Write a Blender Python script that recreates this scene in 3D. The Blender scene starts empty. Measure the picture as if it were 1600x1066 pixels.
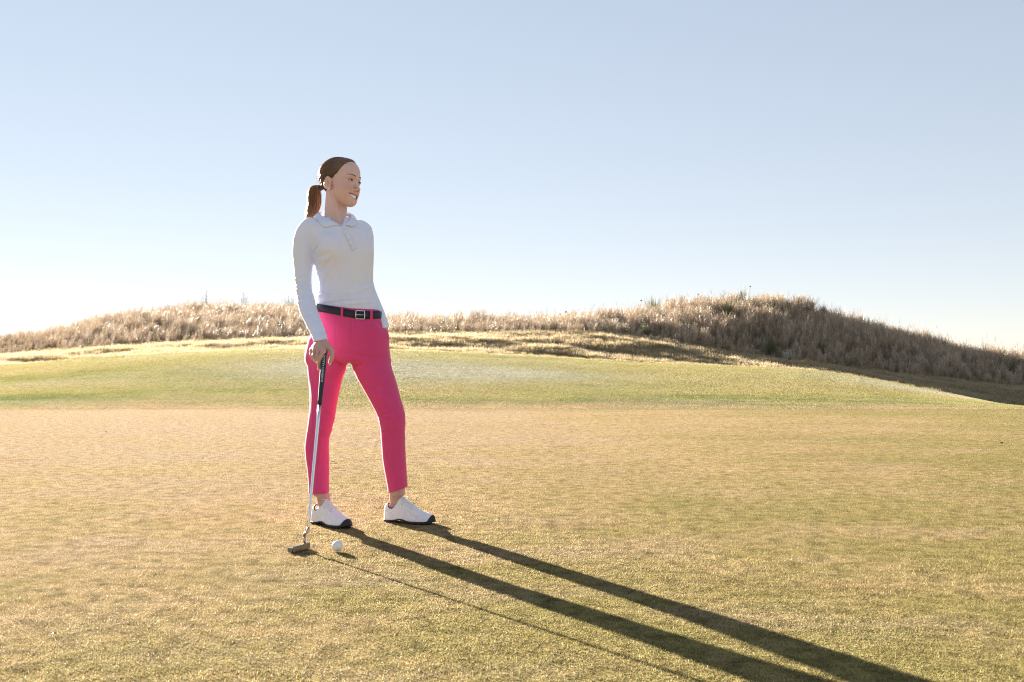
import bpy, bmesh, math, random
import numpy as np
from mathutils import Vector, Matrix

random.seed(7)
RNG = np.random.default_rng(7)
C = bpy.context.scene.collection
R = math.radians

# ------------------------------------------------------------------ camera, sky, sun, exposure
FPX, HOR, CAMH = 1555.0, 575.0, 0.726      # focal length in photo pixels, horizon row, eye height
SUN_EL, SUN_AZ = 14.0, 33.0                # sun ahead and to the left
cam_d = bpy.data.cameras.new('camera')
cam = bpy.data.objects.new('camera', cam_d); C.objects.link(cam)
cam.location = (0, 0, CAMH); cam.rotation_euler = (R(90), 0, 0)
cam_d.sensor_width = 36; cam_d.lens = 36 * FPX / 1600
cam_d.shift_y = (HOR - 533) / 1600
cam_d.clip_start = 0.05; cam_d.clip_end = 9000
cam_d.dof.use_dof = True; cam_d.dof.focus_distance = 4.6; cam_d.dof.aperture_fstop = 9.0
bpy.context.scene.camera = cam

world = bpy.data.worlds.new('World'); bpy.context.scene.world = world
world.use_nodes = True
wn = world.node_tree; wn.nodes.clear()
w_out = wn.nodes.new('ShaderNodeOutputWorld'); w_bg = wn.nodes.new('ShaderNodeBackground')
sky = wn.nodes.new('ShaderNodeTexSky'); sky.sky_type = 'NISHITA'; sky.sun_disc = False
sky.sun_elevation = R(SUN_EL); sky.sun_rotation = R(-SUN_AZ)
sky.altitude = 2600; sky.air_density = 1.0; sky.dust_density = 0.0; sky.ozone_density = 2.0
w_bg.inputs['Strength'].default_value = 0.062
w_gam = wn.nodes.new('ShaderNodeGamma'); w_gam.inputs[1].default_value = 0.40
w_tint = wn.nodes.new('ShaderNodeMix'); w_tint.data_type = 'RGBA'; w_tint.blend_type = 'MULTIPLY'; w_tint.inputs[0].default_value = 1.05
w_tint.inputs[7].default_value = (1.12, 1.01, 0.965, 1)
w_hs = wn.nodes.new('ShaderNodeHueSaturation'); w_hs.inputs['Saturation'].default_value = 1.05
wn.links.new(sky.outputs[0], w_hs.inputs['Color']); wn.links.new(w_hs.outputs[0], w_gam.inputs[0]); wn.links.new(w_gam.outputs[0], w_tint.inputs[6]); wn.links.new(w_tint.outputs[2], w_bg.inputs[0]); wn.links.new(w_bg.outputs[0], w_out.inputs[0])

sun_d = bpy.data.lights.new('sun', 'SUN'); sun = bpy.data.objects.new('sun', sun_d); C.objects.link(sun)
sun_d.energy = 5.0; sun_d.angle = R(0.5); sun_d.color = (1.0, 0.90, 0.76)
sv = Vector((-math.sin(R(SUN_AZ)) * math.cos(R(SUN_EL)), math.cos(R(SUN_AZ)) * math.cos(R(SUN_EL)), math.sin(R(SUN_EL))))
sun.rotation_euler = sv.to_track_quat('Z', 'Y').to_euler()

vs = bpy.context.scene.view_settings
vs.view_transform = 'Standard'; vs.look = 'None'; vs.exposure = 2.9; vs.gamma = 1.0; vs.use_curve_mapping = False
bpy.context.scene.cycles.max_bounces = 8
bpy.context.scene.cycles.filter_width = 1.1
bpy.context.scene.cycles.use_denoising = True
bpy.context.scene.cycles.denoiser = 'OPENIMAGEDENOISE'; bpy.context.scene.cycles.denoising_prefilter = 'NONE'
bpy.context.scene.cycles.use_adaptive_sampling = False
bpy.context.scene.cycles.transmission_bounces = 6
bpy.context.scene.cycles.sample_clamp_indirect = 6

# ------------------------------------------------------------------ helpers
def setp(o, label=None, cat=None, group=None, kind=None):
    if label: o['label'] = label
    if cat: o['category'] = cat
    if group: o['group'] = group
    if kind: o['kind'] = kind
    return o

def mesh_obj(name, verts, faces, mat=None, parent=None, smooth=True, loc=None):
    me = bpy.data.meshes.new(name)
    verts = np.asarray(verts, dtype=np.float64)
    if isinstance(faces, np.ndarray):
        n, k = faces.shape
        me.vertices.add(len(verts)); me.vertices.foreach_set('co', verts.ravel())
        me.loops.add(n * k); me.loops.foreach_set('vertex_index', faces.ravel().astype(np.int32))
        me.polygons.add(n); me.polygons.foreach_set('loop_start', np.arange(n, dtype=np.int32) * k)
        me.update(calc_edges=True); me.validate()
    else:
        me.from_pydata([tuple(v) for v in verts], [], faces)
    if smooth: me.polygons.foreach_set('use_smooth', [True] * len(me.polygons))
    if mat:
        for m in (mat if isinstance(mat, (list, tuple)) else [mat]): me.materials.append(m)
    o = bpy.data.objects.new(name, me); C.objects.link(o)
    if parent: o.parent = parent
    if loc is not None: o.location = loc
    return o

class MB:
    """collects quads/tris of one mesh"""
    def __init__(s): s.v = []; s.f = []
    def add(s, v, f):
        b = len(s.v); s.v += [tuple(map(float, p)) for p in v]; s.f += [tuple(i + b for i in q) for q in f]
    def tube(s, pts, rad, n=6, cap=True, flat=1.0):
        pts = [Vector(p) for p in pts]; m = len(pts)
        rad = [rad] * m if not hasattr(rad, '__len__') else rad
        t0 = (pts[1] - pts[0]).normalized()
        u = t0.orthogonal().normalized(); vs_ = []
        for i, p in enumerate(pts):
            t = (pts[min(i + 1, m - 1)] - pts[max(i - 1, 0)]).normalized()
            u = (u - t * u.dot(t)).normalized(); w = t.cross(u)
            for k in range(n):
                a = 2 * math.pi * k / n
                vs_.append(p + (u * math.cos(a) + w * math.sin(a) * flat) * rad[i])
        fs = [(i * n + k, i * n + (k + 1) % n, (i + 1) * n + (k + 1) % n, (i + 1) * n + k) for i in range(m - 1) for k in range(n)]
        if cap: fs += [tuple(range(n))[::-1], tuple((m - 1) * n + k for k in range(n))]
        s.add(vs_, fs)
    def box(s, c, half, M=None):
        M = M or Matrix.Identity(3)
        vs_ = [Vector(c) + M @ Vector((x * half[0], y * half[1], z * half[2])) for x in (-1, 1) for y in (-1, 1) for z in (-1, 1)]
        s.add(vs_, [(0, 1, 3, 2), (4, 6, 7, 5), (0, 4, 5, 1), (2, 3, 7, 6), (0, 2, 6, 4), (1, 5, 7, 3)])
    def sphere(s, c, r, nu=16, nv=10, M=None):
        r = (r, r, r) if not hasattr(r, '__len__') else r
        M = M or Matrix.Identity(3); c = Vector(c)
        vs_ = [c + M @ Vector((0, 0, r[2]))]
        for j in range(1, nv):
            a = math.pi * j / nv
            for i in range(nu):
                b = 2 * math.pi * i / nu
                vs_.append(c + M @ Vector((r[0] * math.sin(a) * math.cos(b), r[1] * math.sin(a) * math.sin(b), r[2] * math.cos(a))))
        vs_.append(c + M @ Vector((0, 0, -r[2]))); last = len(vs_) - 1
        fs = [(0, 1 + i, 1 + (i + 1) % nu) for i in range(nu)]
        for j in range(nv - 2):
            for i in range(nu):
                a = 1 + j * nu; fs.append((a + i, a + nu + i, a + nu + (i + 1) % nu, a + (i + 1) % nu))
        a = 1 + (nv - 2) * nu
        fs += [(last, a + (i + 1) % nu, a + i) for i in range(nu)]
        s.add(vs_, fs)
    def build(s, name, mat, parent=None, smooth=True, loc=None):
        return mesh_obj(name, s.v, s.f, mat, parent, smooth, loc)

# ---- materials
def new_mat(name):
    m = bpy.data.materials.new(name); m.use_nodes = True; n = m.node_tree
    b = n.nodes['Principled BSDF']; return m, n, b

def nd(n, typ, **kw):
    x = n.nodes.new(typ)
    for k, v in kw.items():
        if k in x.inputs.keys(): x.inputs[k].default_value = v
        else: setattr(x, k, v)
    return x

def ramp(n, fac, stops):
    r = n.nodes.new('ShaderNodeValToRGB')
    while len(r.color_ramp.elements) < len(stops): r.color_ramp.elements.new(0.5)
    for e, (p, c) in zip(r.color_ramp.elements, stops):
        e.position = p; e.color = (*c, 1) if len(c) == 3 else c
    n.links.new(fac, r.inputs[0]); return r.outputs[0]

def mix(n, fac, a, b, blend='MIX'):
    x = n.nodes.new('ShaderNodeMix'); x.data_type = 'RGBA'; x.blend_type = blend; x.clamp_result = False
    for s, v in ((x.inputs[0], fac), (x.inputs[6], a), (x.inputs[7], b)):
        if hasattr(v, 'links'): n.links.new(v, s)
        elif hasattr(v, '__len__'): s.default_value = (*v, 1) if len(v) == 3 else v
        else: s.default_value = v
    return x.outputs[2]

def math_(n, op, a, b=None, c=None, clamp=False):
    x = n.nodes.new('ShaderNodeMath'); x.operation = op; x.use_clamp = clamp
    for i, v in enumerate((a, b, c)):
        if v is None: continue
        if hasattr(v, 'links'): n.links.new(v, x.inputs[i])
        else: x.inputs[i].default_value = v
    return x.outputs[0]

def noise(n, vec, scale, detail=3, rough=0.55, dist=0.0):
    x = nd(n, 'ShaderNodeTexNoise', Scale=scale, Detail=detail, Roughness=rough, Distortion=dist)
    if vec is not None: n.links.new(vec, x.inputs['Vector'])
    return x.outputs[0]

def wpos(n, scale=(1, 1, 1)):
    g = n.nodes.new('ShaderNodeNewGeometry')
    m = nd(n, 'ShaderNodeMapping'); m.inputs['Scale'].default_value = scale
    n.links.new(g.outputs['Position'], m.inputs['Vector']); return m.outputs[0]

def simple(name, col, rough=0.5, metal=0.0, spec=0.5, bump=None, var=0.0, **kw):
    m, n, b = new_mat(name)
    b.inputs['Base Color'].default_value = (*col, 1); b.inputs['Roughness'].default_value = rough
    b.inputs['Metallic'].default_value = metal; b.inputs['Specular IOR Level'].default_value = spec
    tc = n.nodes.new('ShaderNodeTexCoord')
    if var:
        v = noise(n, tc.outputs['Object'], kw.get('vscale', 30), 3)
        n.links.new(mix(n, v, tuple(c * (1 - var) for c in col), tuple(min(1, c * (1 + var)) for c in col)), b.inputs['Base Color'])
    if bump:
        bp = nd(n, 'ShaderNodeBump', Strength=bump[1], Distance=bump[2])
        n.links.new(noise(n, tc.outputs['Object'], bump[0], 3), bp.inputs['Height']); n.links.new(bp.outputs[0], b.inputs['Normal'])
    return m

# colour of the turf, as a function of the place on the course (dormant straw with greener and frosted patches)
def turf_colour(n, zone):
    p = wpos(n); pa = wpos(n, (0.55, 1.0, 1.0))
    big = noise(n, pa, 0.55, 4, 0.6); mid = noise(n, p, 2.6, 3, 0.6); fine = noise(n, p, 14, 2, 0.6)
    if zone == 'green':
        straw, gold, olive, brown = (0.385, 0.295, 0.200), (0.385, 0.295, 0.165), (0.265, 0.24, 0.10), (0.25, 0.155, 0.10)
        f = math_(n, 'ADD', math_(n, 'MULTIPLY', big, 0.62), math_(n, 'MULTIPLY', mid, 0.38))
        # greener towards the near right of the green
        sx = nd(n, 'ShaderNodeSeparateXYZ'); n.links.new(p, sx.inputs[0])
        g1 = math_(n, 'MULTIPLY', math_(n, 'SUBTRACT', sx.outputs[0], 0.0), 0.042)
        g2 = math_(n, 'MULTIPLY', math_(n, 'SUBTRACT', 7.5, sx.outputs[1]), 0.022)
        f = math_(n, 'ADD', f, math_(n, 'MINIMUM', math_(n, 'ADD', math_(n, 'MAXIMUM', g1, -0.05), math_(n, 'MAXIMUM', g2, -0.09)), 0.16))
        c = ramp(n, f, [(0.36, straw), (0.50, gold), (0.64, (0.30, 0.25, 0.11)), (0.82, olive)])
        bd = math_(n, 'DIVIDE', math_(n, 'SUBTRACT', math_(n, 'ADD', sx.outputs[1], math_(n, 'MULTIPLY', noise(n, wpos(n, (.35, 1, 1)), 0.7, 4, .6), -5.5)), 13.6), 2.0, clamp=True)
        c = mix(n, bd, c, (0.26, 0.235, 0.095))
        c = mix(n, ramp(n, noise(n, pa, 1.7, 3, 0.6), [(0.60, (0, 0, 0)), (0.74, (0.5, 0.5, 0.5))]), c, brown)
        c = mix(n, ramp(n, noise(n, wpos(n, (1, 2.2, 1)), 0.9, 3, 0.6), [(0.50, (0, 0, 0)), (0.72, (0.55, 0.55, 0.55))]), c, (0.37, 0.29, 0.205))
    else:
        straw, yellow, green = (0.30, 0.25, 0.12), (0.255, 0.235, 0.085), (0.12, 0.14, 0.042)
        f = math_(n, 'ADD', math_(n, 'MULTIPLY', noise(n, wpos(n, (0.35, 1, 1)), 0.42, 4, 0.6), 0.7), math_(n, 'MULTIPLY', mid, 0.3))
        # the strip along the foot of the bank stays greenest
        sx = nd(n, 'ShaderNodeSeparateXYZ'); n.links.new(p, sx.inputs[0])
        g = math_(n, 'MULTIPLY', math_(n, 'SUBTRACT', 21.0, sx.outputs[1]), 0.05)
        f = math_(n, 'ADD', f, math_(n, 'MINIMUM', math_(n, 'MAXIMUM', g, -0.05), 0.14))
        c = ramp(n, f, [(0.36, straw), (0.50, yellow), (0.70, green)])
        fr = ramp(n, noise(n, wpos(n, (0.3, 0.8, 1)), 0.55, 3, 0.5), [(0.50, (0, 0, 0)), (0.66, (1, 1, 1))])
        def spot(cx, cy, rx, ry):
            dx = math_(n, 'DIVIDE', math_(n, 'SUBTRACT', sx.outputs[0], cx), rx); dy = math_(n, 'DIVIDE', math_(n, 'SUBTRACT', sx.outputs[1], cy), ry)
            d = math_(n, 'ADD', math_(n, 'MULTIPLY', dx, dx), math_(n, 'MULTIPLY', dy, dy))
            return math_(n, 'POWER', 2.7183, math_(n, 'MULTIPLY', d, -1.0))
        s = math_(n, 'ADD', math_(n, 'ADD', spot(-3.6, 24.0, 3.4, 2.2), spot(10.6, 26.0, 2.6, 1.8)), spot(-0.6, 23.5, 3.0, 1.3), clamp=True)
        fr2 = math_(n, 'MULTIPLY', s, math_(n, 'ADD', 0.55, math_(n, 'MULTIPLY', mid, 0.5)), clamp=True)
        fr3 = math_(n, 'MAXIMUM', math_(n, 'MULTIPLY', fr, 0.16), math_(n, 'MULTIPLY', fr2, 0.8))
        c = mix(n, fr3, c, (0.36, 0.36, 0.32))
        bd = math_(n, 'SUBTRACT', 1.0, math_(n, 'DIVIDE', math_(n, 'SUBTRACT', math_(n, 'ADD', sx.outputs[1], math_(n, 'MULTIPLY', noise(n, wpos(n, (.35, 1, 1)), 0.7, 4, .6), -5.5)), 14.9), 1.6), clamp=True)
        c = mix(n, bd, c, (0.29, 0.22, 0.125))
    dark = mix(n, 1.0, c, (0.45, 0.45, 0.42), 'MULTIPLY')
    return mix(n, ramp(n, fine, [(0.25, (0, 0, 0)), (0.6, (1, 1, 1))]), dark, c)

def ground_mat(name, zone=None, cols=None, scale=3.0, bump=(90, 0.6, 0.01)):
    m, n, b = new_mat(name)
    if zone: c = mix(n, 1.0, turf_colour(n, zone), (0.85, 0.83, 0.75), 'MULTIPLY')
    else:
        p = wpos(n); c = ramp(n, noise(n, p, scale, 5, 0.65), [(0.3, cols[0]), (0.55, cols[1]), (0.75, cols[2])])
    n.links.new(c, b.inputs['Base Color']); b.inputs['Roughness'].default_value = 0.95
    b.inputs['Specular IOR Level'].default_value = 0.0
    bp = nd(n, 'ShaderNodeBump', Strength=bump[1], Distance=bump[2])
    n.links.new(noise(n, wpos(n), bump[0], 3, 0.7), bp.inputs['Height']); n.links.new(bp.outputs[0], b.inputs['Normal'])
    return m

def blade_mat(name, zone=None, stops=None, trans=0.45, var=0.35, gloss=0.25, rough=0.45):
    m = bpy.data.materials.new(name); m.use_nodes = True; n = m.node_tree; n.nodes.clear()
    out = n.nodes.new('ShaderNodeOutputMaterial')
    ab = nd(n, 'ShaderNodeAttribute', attribute_name='bcol')
    if zone: c = turf_colour(n, zone)
    else:
        at = nd(n, 'ShaderNodeAttribute', attribute_name='tint', attribute_type='INSTANCER')
        f = math_(n, 'ADD', math_(n, 'MULTIPLY', at.outputs['Fac'], 0.65), math_(n, 'MULTIPLY', ab.outputs['Fac'], 0.35))
        c = ramp(n, f, stops)
    k = math_(n, 'ADD', 1 - var, math_(n, 'MULTIPLY', ab.outputs['Fac'], 2 * var))
    cc = n.nodes.new('ShaderNodeCombineColor')
    for i in range(3): n.links.new(k, cc.inputs[i])
    c = mix(n, 1.0, c, cc.outputs[0], 'MULTIPLY')
    if zone:   # some blades painted pale to stand in for the sparkle of dew
        c = mix(n, ramp(n, ab.outputs['Fac'], [(.90, (0, 0, 0)), (.96, (.6, .6, .6))]), c, (.55, .50, .38))
    p = nd(n, 'ShaderNodeBsdfPrincipled', Roughness=rough); p.inputs['Specular IOR Level'].default_value = gloss
    t = n.nodes.new('ShaderNodeBsdfTranslucent')
    n.links.new(c, p.inputs['Base Color']); n.links.new(c, t.inputs['Color'])
    mx = nd(n, 'ShaderNodeMixShader'); mx.inputs[0].default_value = trans
    n.links.new(p.outputs[0], mx.inputs[1]); n.links.new(t.outputs[0], mx.inputs[2]); n.links.new(mx.outputs[0], out.inputs[0])
    return m

# ------------------------------------------------------------------ terrain
XN = 241
def ext(tab, lo, hi):
    """photo columns -> rows, continued outside the frame"""
    return [(-2400, lo)] + [(-900, (lo + tab[0][1]) / 2)] + tab + [(2400, (hi + tab[-1][1]) / 2), (4000, hi)]
crest_t = ext([(0, 572), (120, 562), (250, 553), (400, 547), (520, 545), (650, 549), (840, 558), (1000, 567), (1130, 572), (1250, 577), (1330, 586), (1400, 599), (1500, 618), (1600, 639)], 640, 660)
base_t = ext([(0, 558), (110, 550), (200, 543), (350, 534), (470, 530), (600, 524), (750, 521), (880, 520), (960, 522), (1040, 535), (1100, 546), (1200, 562), (1300, 574), (1400, 586), (1500, 596), (1600, 606)], 620, 630)
ridge_t = ext([(0, 572), (100, 556), (180, 529), (250, 510), (320, 495), (400, 493), (470, 495), (540, 503), (600, 517), (700, 524), (800, 524), (880, 521), (950, 512), (1000, 504), (1030, 494), (1060, 487), (1110, 484), (1180, 478), (1230, 487), (1290, 504), (1350, 526), (1400, 540), (1450, 552), (1500, 563), (1550, 571), (1600, 579)], 590, 610)
Y_TOE, Y_CREST, Y_BASE = 17.4, 29.0, 35.5
ridge_Y_t = [(-900, 60), (250, 58), (480, 54), (650, 50), (850, 46), (1100, 44), (1600, 46), (2400, 46)]
def line_from(tab, Yf):
    """world X -> world z of a terrain line lying at depth Yf(px)"""
    px = np.linspace(-2400, 4000, 801); t = np.array(tab)
    py = np.interp(px, t[:, 0], t[:, 1])
    k = np.exp(-np.linspace(-2, 2, 9) ** 2); k /= k.sum()
    py = np.convolve(np.pad(py, 4, 'edge'), k, 'valid')
    Y = Yf(px) if callable(Yf) else np.full_like(px, Yf)
    return (px - 800) * Y / FPX, CAMH + (HOR - py) * Y / FPX, Y
cx_, cz_, _ = line_from(crest_t, Y_CREST)
bx_, bz_, _ = line_from(base_t, Y_BASE)
rx_, rz_, ry_ = line_from(ridge_t, lambda p: np.interp(p, *np.array(ridge_Y_t).T))
def sstep(t): t = np.clip(t, 0, 1); return t * t * (3 - 2 * t)
def knots(x):
    zc, zb, zr, yr = np.interp(x, cx_, cz_), np.interp(x, bx_, bz_), np.interp(x, rx_, rz_), np.interp(x, rx_, ry_)
    return zc, zb, zr, yr
def wob(x, y, s):
    return (np.sin(x * 1.3 * s + 0.7) * np.cos(y * 1.1 * s + 1.9) + 0.5 * np.sin(x * 2.7 * s + y * 1.9 * s) + 0.3 * np.cos(y * 4.1 * s - x * 3.3 * s))
def height(x, y):
    x = np.asarray(x, float); y = np.asarray(y, float)
    zc, zb, zr, yr = knots(x)
    z = np.zeros_like(x * y)
    yc = np.clip(y, Y_TOE, Y_CREST); zc = np.where(y < Y_CREST, np.interp(x * (Y_CREST / yc) ** 0.85, cx_, cz_), zc)   # the bank fans out from the green
    t = np.clip((y - Y_TOE) / (Y_CREST - Y_TOE), 0, 1)
    z = np.where(y > Y_TOE, zc * (0.55 * t + 0.45 * sstep(t)), z)
    t = np.clip((y - Y_CREST) / (Y_BASE - Y_CREST), 0, 1)
    dip = -0.12 * np.sin(np.pi * np.clip(t * 1.6, 0, 1)) + 0.045 * wob(x * .7, y * 1.6, 1.1) * np.sin(np.pi * t)
    z = np.where(y > Y_CREST, zc + (zb - zc) * (0.6 * t + 0.4 * sstep(t)) + dip, z)
    t = np.clip((y - Y_BASE) / (yr - Y_BASE), 0, 1)
    z = np.where(y > Y_BASE, zb + (zr - zb) * (0.35 * t + 0.65 * np.sin(t * np.pi / 2)) + 0.10 * wob(x, y, 0.9) * np.sin(np.pi * t), z)
    t = np.clip((y - yr) / 30.0, 0, 1)
    z = np.where(y > yr, zr + (-5.0 - zr) * sstep(t), z)
    return z

def zone_sheet(name, xs, ys_of, mat, kind='structure'):
    """structured sheet; ys_of(x) -> list of depths (rows)"""
    Yg = np.array([ys_of(x) for x in xs]); Xg = np.repeat(np.array(xs)[:, None], Yg.shape[1], 1)
    Z = height(Xg, Yg); nx, ny = Xg.shape
    v = np.stack([Xg, Yg, Z], -1).reshape(-1, 3)
    i = np.arange(nx * ny).reshape(nx, ny)
    f = np.stack([i[:-1, :-1], i[1:, :-1], i[1:, 1:], i[:-1, 1:]], -1).reshape(-1, 4)
    o = mesh_obj(name, v, f, mat); setp(o, kind=kind); return o

M_green = ground_mat('putting_green_soil', 'green')
M_fringe = ground_mat('fringe_soil', 'fringe')
M_rough = ground_mat('rough_soil', cols=((0.13, 0.12, 0.07), (0.24, 0.20, 0.13), (0.17, 0.17, 0.09)), scale=1.6, bump=(25, 0.8, 0.03))
M_dune = ground_mat('dune_soil', cols=((0.14, 0.10, 0.07), (0.25, 0.18, 0.12), (0.33, 0.25, 0.17)), scale=1.3, bump=(18, 0.8, 0.04))
M_far = ground_mat('prairie_soil', cols=((0.22, 0.18, 0.10), (0.30, 0.24, 0.14), (0.25, 0.22, 0.11)), scale=0.05, bump=(2, 0.3, 0.05))
XS = np.linspace(-45, 45, 301)
zone_sheet('putting_green', XS, lambda x: np.concatenate([np.linspace(-25, 0, 8), np.linspace(1, Y_TOE, 40)]), M_green)
zone_sheet('fringe_bank', XS, lambda x: np.linspace(Y_TOE, Y_CREST, 24), M_fringe)
zone_sheet('rough_ground', XS, lambda x: np.linspace(Y_CREST, Y_BASE, 40), M_rough)
zone_sheet('dune_ground', XS, lambda x: np.concatenate([np.linspace(Y_BASE, 62, 60), np.linspace(63, 90, 12)]), M_dune)
# the prairie beyond, one ring out to the horizon just under the edge of the sheets above
def far_ring():
    v, f = [], []
    inner = [(-45, -25), (45, -25), (45, 90), (-45, 90)]
    zi = [-0.02, -0.02, -5.0, -5.0]
    outr = [(-6000, -6000), (6000, -6000), (6000, 6000), (-6000, 6000)]
    n = 24
    for k in range(4):
        a, b, c, d = inner[k], inner[(k + 1) % 4], outr[k], outr[(k + 1) % 4]
        for i in range(n + 1):
            t = i / n; x, y = a[0] + (b[0] - a[0]) * t, a[1] + (b[1] - a[1]) * t
            ox, oy = c[0] + (d[0] - c[0]) * t, c[1] + (d[1] - c[1]) * t
            zin = float(height(np.array([x]), np.array([y]))[0]) if k != 0 else 0.0
            base = len(v)
            for s, zz in ((0, zin), (0.006, min(zin, -3.0) if y > 0 else -1.0), (0.03, -5.5), (0.3, -6.5), (1, -7)):
                v.append((x + (ox - x) * s, y + (oy - y) * s, zz))
            if i:
                for q in range(4): f.append((base + q, base + q - 5, base + q - 4, base + q + 1))
    o = mesh_obj('prairie_ground', v, f, M_far); setp(o, kind='structure')
far_ring()

# ------------------------------------------------------------------ grass: tufts spread by geometry nodes
def blades_mesh(name, spec, mat):
    """spec: list of (root xyz, direction yaw, lean, length, width, segs, droop, col)"""
    V, F, col = [], [], []
    for (rx, ry, rz, yaw, lean, ln, wd, sg, droop, cc) in spec:
        dx, dy = math.cos(yaw), math.sin(yaw); px, py = -dy, dx
        b = len(V); ang = lean; x, y, z = rx, ry, rz
        tw = random.uniform(-0.6, 0.6)
        for s in range(sg + 1):
            t = s / sg; w = wd * (1 - t) ** 0.7 * 0.5 + wd * 0.06
            cw, sw = math.cos(tw * t * 2), math.sin(tw * t * 2)
            ax, ay = px * cw + dx * sw * 0.5, py * cw + dy * sw * 0.5
            V.append((x - ax * w, y - ay * w, z)); V.append((x + ax * w, y + ay * w, z)); col += [cc, cc]
            x += dx * math.sin(ang) * ln / sg; y += dy * math.sin(ang) * ln / sg; z += math.cos(ang) * ln / sg
            ang += droop / sg
        for s in range(sg):
            a = b + 2 * s; F.append((a, a + 1, a + 3, a + 2))
    me = bpy.data.meshes.new(name); me.from_pydata(V, [], F); me.materials.append(mat)
    at = me.attributes.new('bcol', 'FLOAT', 'POINT'); at.data.foreach_set('value', col)
    return bpy.data.objects.new(name, me)

def scatter(name, pts, rot, scl, idx, tint, sources, label=None):
    me = bpy.data.meshes.new(name); n = len(pts)
    me.vertices.add(n); me.vertices.foreach_set('co', np.asarray(pts, np.float32).ravel())
    for nm, typ, arr, key in (('rot', 'FLOAT_VECTOR', rot, 'vector'), ('scl', 'FLOAT_VECTOR', scl, 'vector'), ('idx', 'INT', idx, 'value'), ('tint', 'FLOAT', tint, 'value')):
        a = me.attributes.new(nm, typ, 'POINT'); a.data.foreach_set(key, np.asarray(arr).ravel())
    o = bpy.data.objects.new(name, me); C.objects.link(o)
    col = bpy.data.collections.new(name + '_tufts')
    for s in sources: col.objects.link(s)
    g = bpy.data.node_groups.new(name + '_spread', 'GeometryNodeTree')
    g.interface.new_socket('Geometry', in_out='INPUT', socket_type='NodeSocketGeometry')
    g.interface.new_socket('Geometry', in_out='OUTPUT', socket_type='NodeSocketGeometry')
    gi, go = g.nodes.new('NodeGroupInput'), g.nodes.new('NodeGroupOutput')
    ci = g.nodes.new('GeometryNodeCollectionInfo'); ci.inputs['Collection'].default_value = col
    ci.inputs['Separate Children'].default_value = True; ci.inputs['Reset Children'].default_value = True
    ip = g.nodes.new('GeometryNodeInstanceOnPoints'); ip.inputs['Pick Instance'].default_value = True
    def attr(nm, t):
        a = g.nodes.new('GeometryNodeInputNamedAttribute'); a.data_type = t; a.inputs['Name'].default_value = nm; return a.outputs[0]
    e2r = g.nodes.new('FunctionNodeEulerToRotation')
    g.links.new(gi.outputs[0], ip.inputs['Points']); g.links.new(ci.outputs[0], ip.inputs['Instance'])
    g.links.new(attr('idx', 'INT'), ip.inputs['Instance Index'])
    g.links.new(attr('rot', 'FLOAT_VECTOR'), e2r.inputs[0]); g.links.new(e2r.outputs[0], ip.inputs['Rotation'])
    g.links.new(attr('scl', 'FLOAT_VECTOR'), ip.inputs['Scale']); g.links.new(ip.outputs[0], go.inputs[0])
    md = o.modifiers.new('spread', 'NODES'); md.node_group = g
    setp(o, kind='stuff', label=label); return o

def slope_rot(x, y, yaw):
    """euler that lays a tile on the slope, then turns it by yaw"""
    e = 0.15
    gx = (height(x + e, y) - height(x - e, y)) / (2 * e); gy = (height(x, y + e) - height(x, y - e)) / (2 * e)
    out = np.zeros((len(x), 3))
    for i in range(len(x)):
        nrm = Vector((-gx[i], -gy[i], 1)).normalized()
        q = Vector((0, 0, 1)).rotation_difference(nrm) @ Matrix.Rotation(yaw[i], 3, 'Z').to_quaternion()
        out[i] = q.to_euler()
    return out

def tiles(y0, y1, step, half_of_y):
    P = []
    y = y0 + step / 2
    while y < y1:
        hw = half_of_y(y); n = int(math.ceil(2 * hw / step))
        for i in range(n): P.append((-hw + (i + 0.5) * step, y))
        y += step
    return np.array(P)

M_gb = blade_mat('putting_green_blades', 'green', trans=0.44, var=0.65, gloss=0.06, rough=0.6)
M_fb = blade_mat('fringe_blades', 'fringe', trans=0.55, var=0.4, gloss=0.2, rough=0.5)
def turf_tile(name, size, n, lmin, lmax, wd, mat, leans=(0.2, 1.25)):
    S = []
    for _ in range(n):
        S.append((random.uniform(-.5, .5) * size, random.uniform(-.5, .5) * size, -0.001, random.uniform(0, 6.283), random.uniform(*leans),
                  random.uniform(lmin, lmax), wd * random.uniform(.7, 1.3), 2, random.uniform(0, 0.9), min(1, max(0, random.gauss(.5, .22)))))
    return blades_mesh(name, S, mat)
fw = lambda y: 0.62 * max(y, 2.5) + 2.2
def turf_field(name, y0, y1, step, srcs, jitter=True, label=None, sc=1.0):
    P = tiles(y0, y1, step, fw); x, y = P[:, 0], P[:, 1]
    yaw = RNG.integers(0, 4, len(x)) * math.pi / 2
    rot = slope_rot(x, y, yaw) if y1 > Y_TOE + .1 else np.stack([0 * yaw, 0 * yaw, yaw], -1)
    s = np.ones((len(x), 3)); s[:, 2] = RNG.uniform(.85, 1.2, len(x)); s *= sc
    scatter(name, np.stack([x, y, height(x, y)], -1), rot, s, RNG.integers(0, len(srcs), len(x)).astype(np.int32), RNG.random(len(x)).astype(np.float32), srcs, label)
near_t = [turf_tile('turf_tile', 0.25, 4600, .004, .0095, .0021, M_gb, (0.45, 1.4)) for _ in range(5)]
turf_field('mown_turf_grass', 1.4, Y_TOE, 0.25, near_t, label='close-mown dormant straw turf of the putting green')
fr_t = [turf_tile('fringe_tile', 0.5, 4200, .009, .022, .0042, M_fb, (0.15, 1.1)) for _ in range(4)]
turf_field('fringe_grass', Y_TOE, Y_CREST + 0.2, 0.5, fr_t, label='slightly longer green and frosted grass on the bank behind the green')

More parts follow.
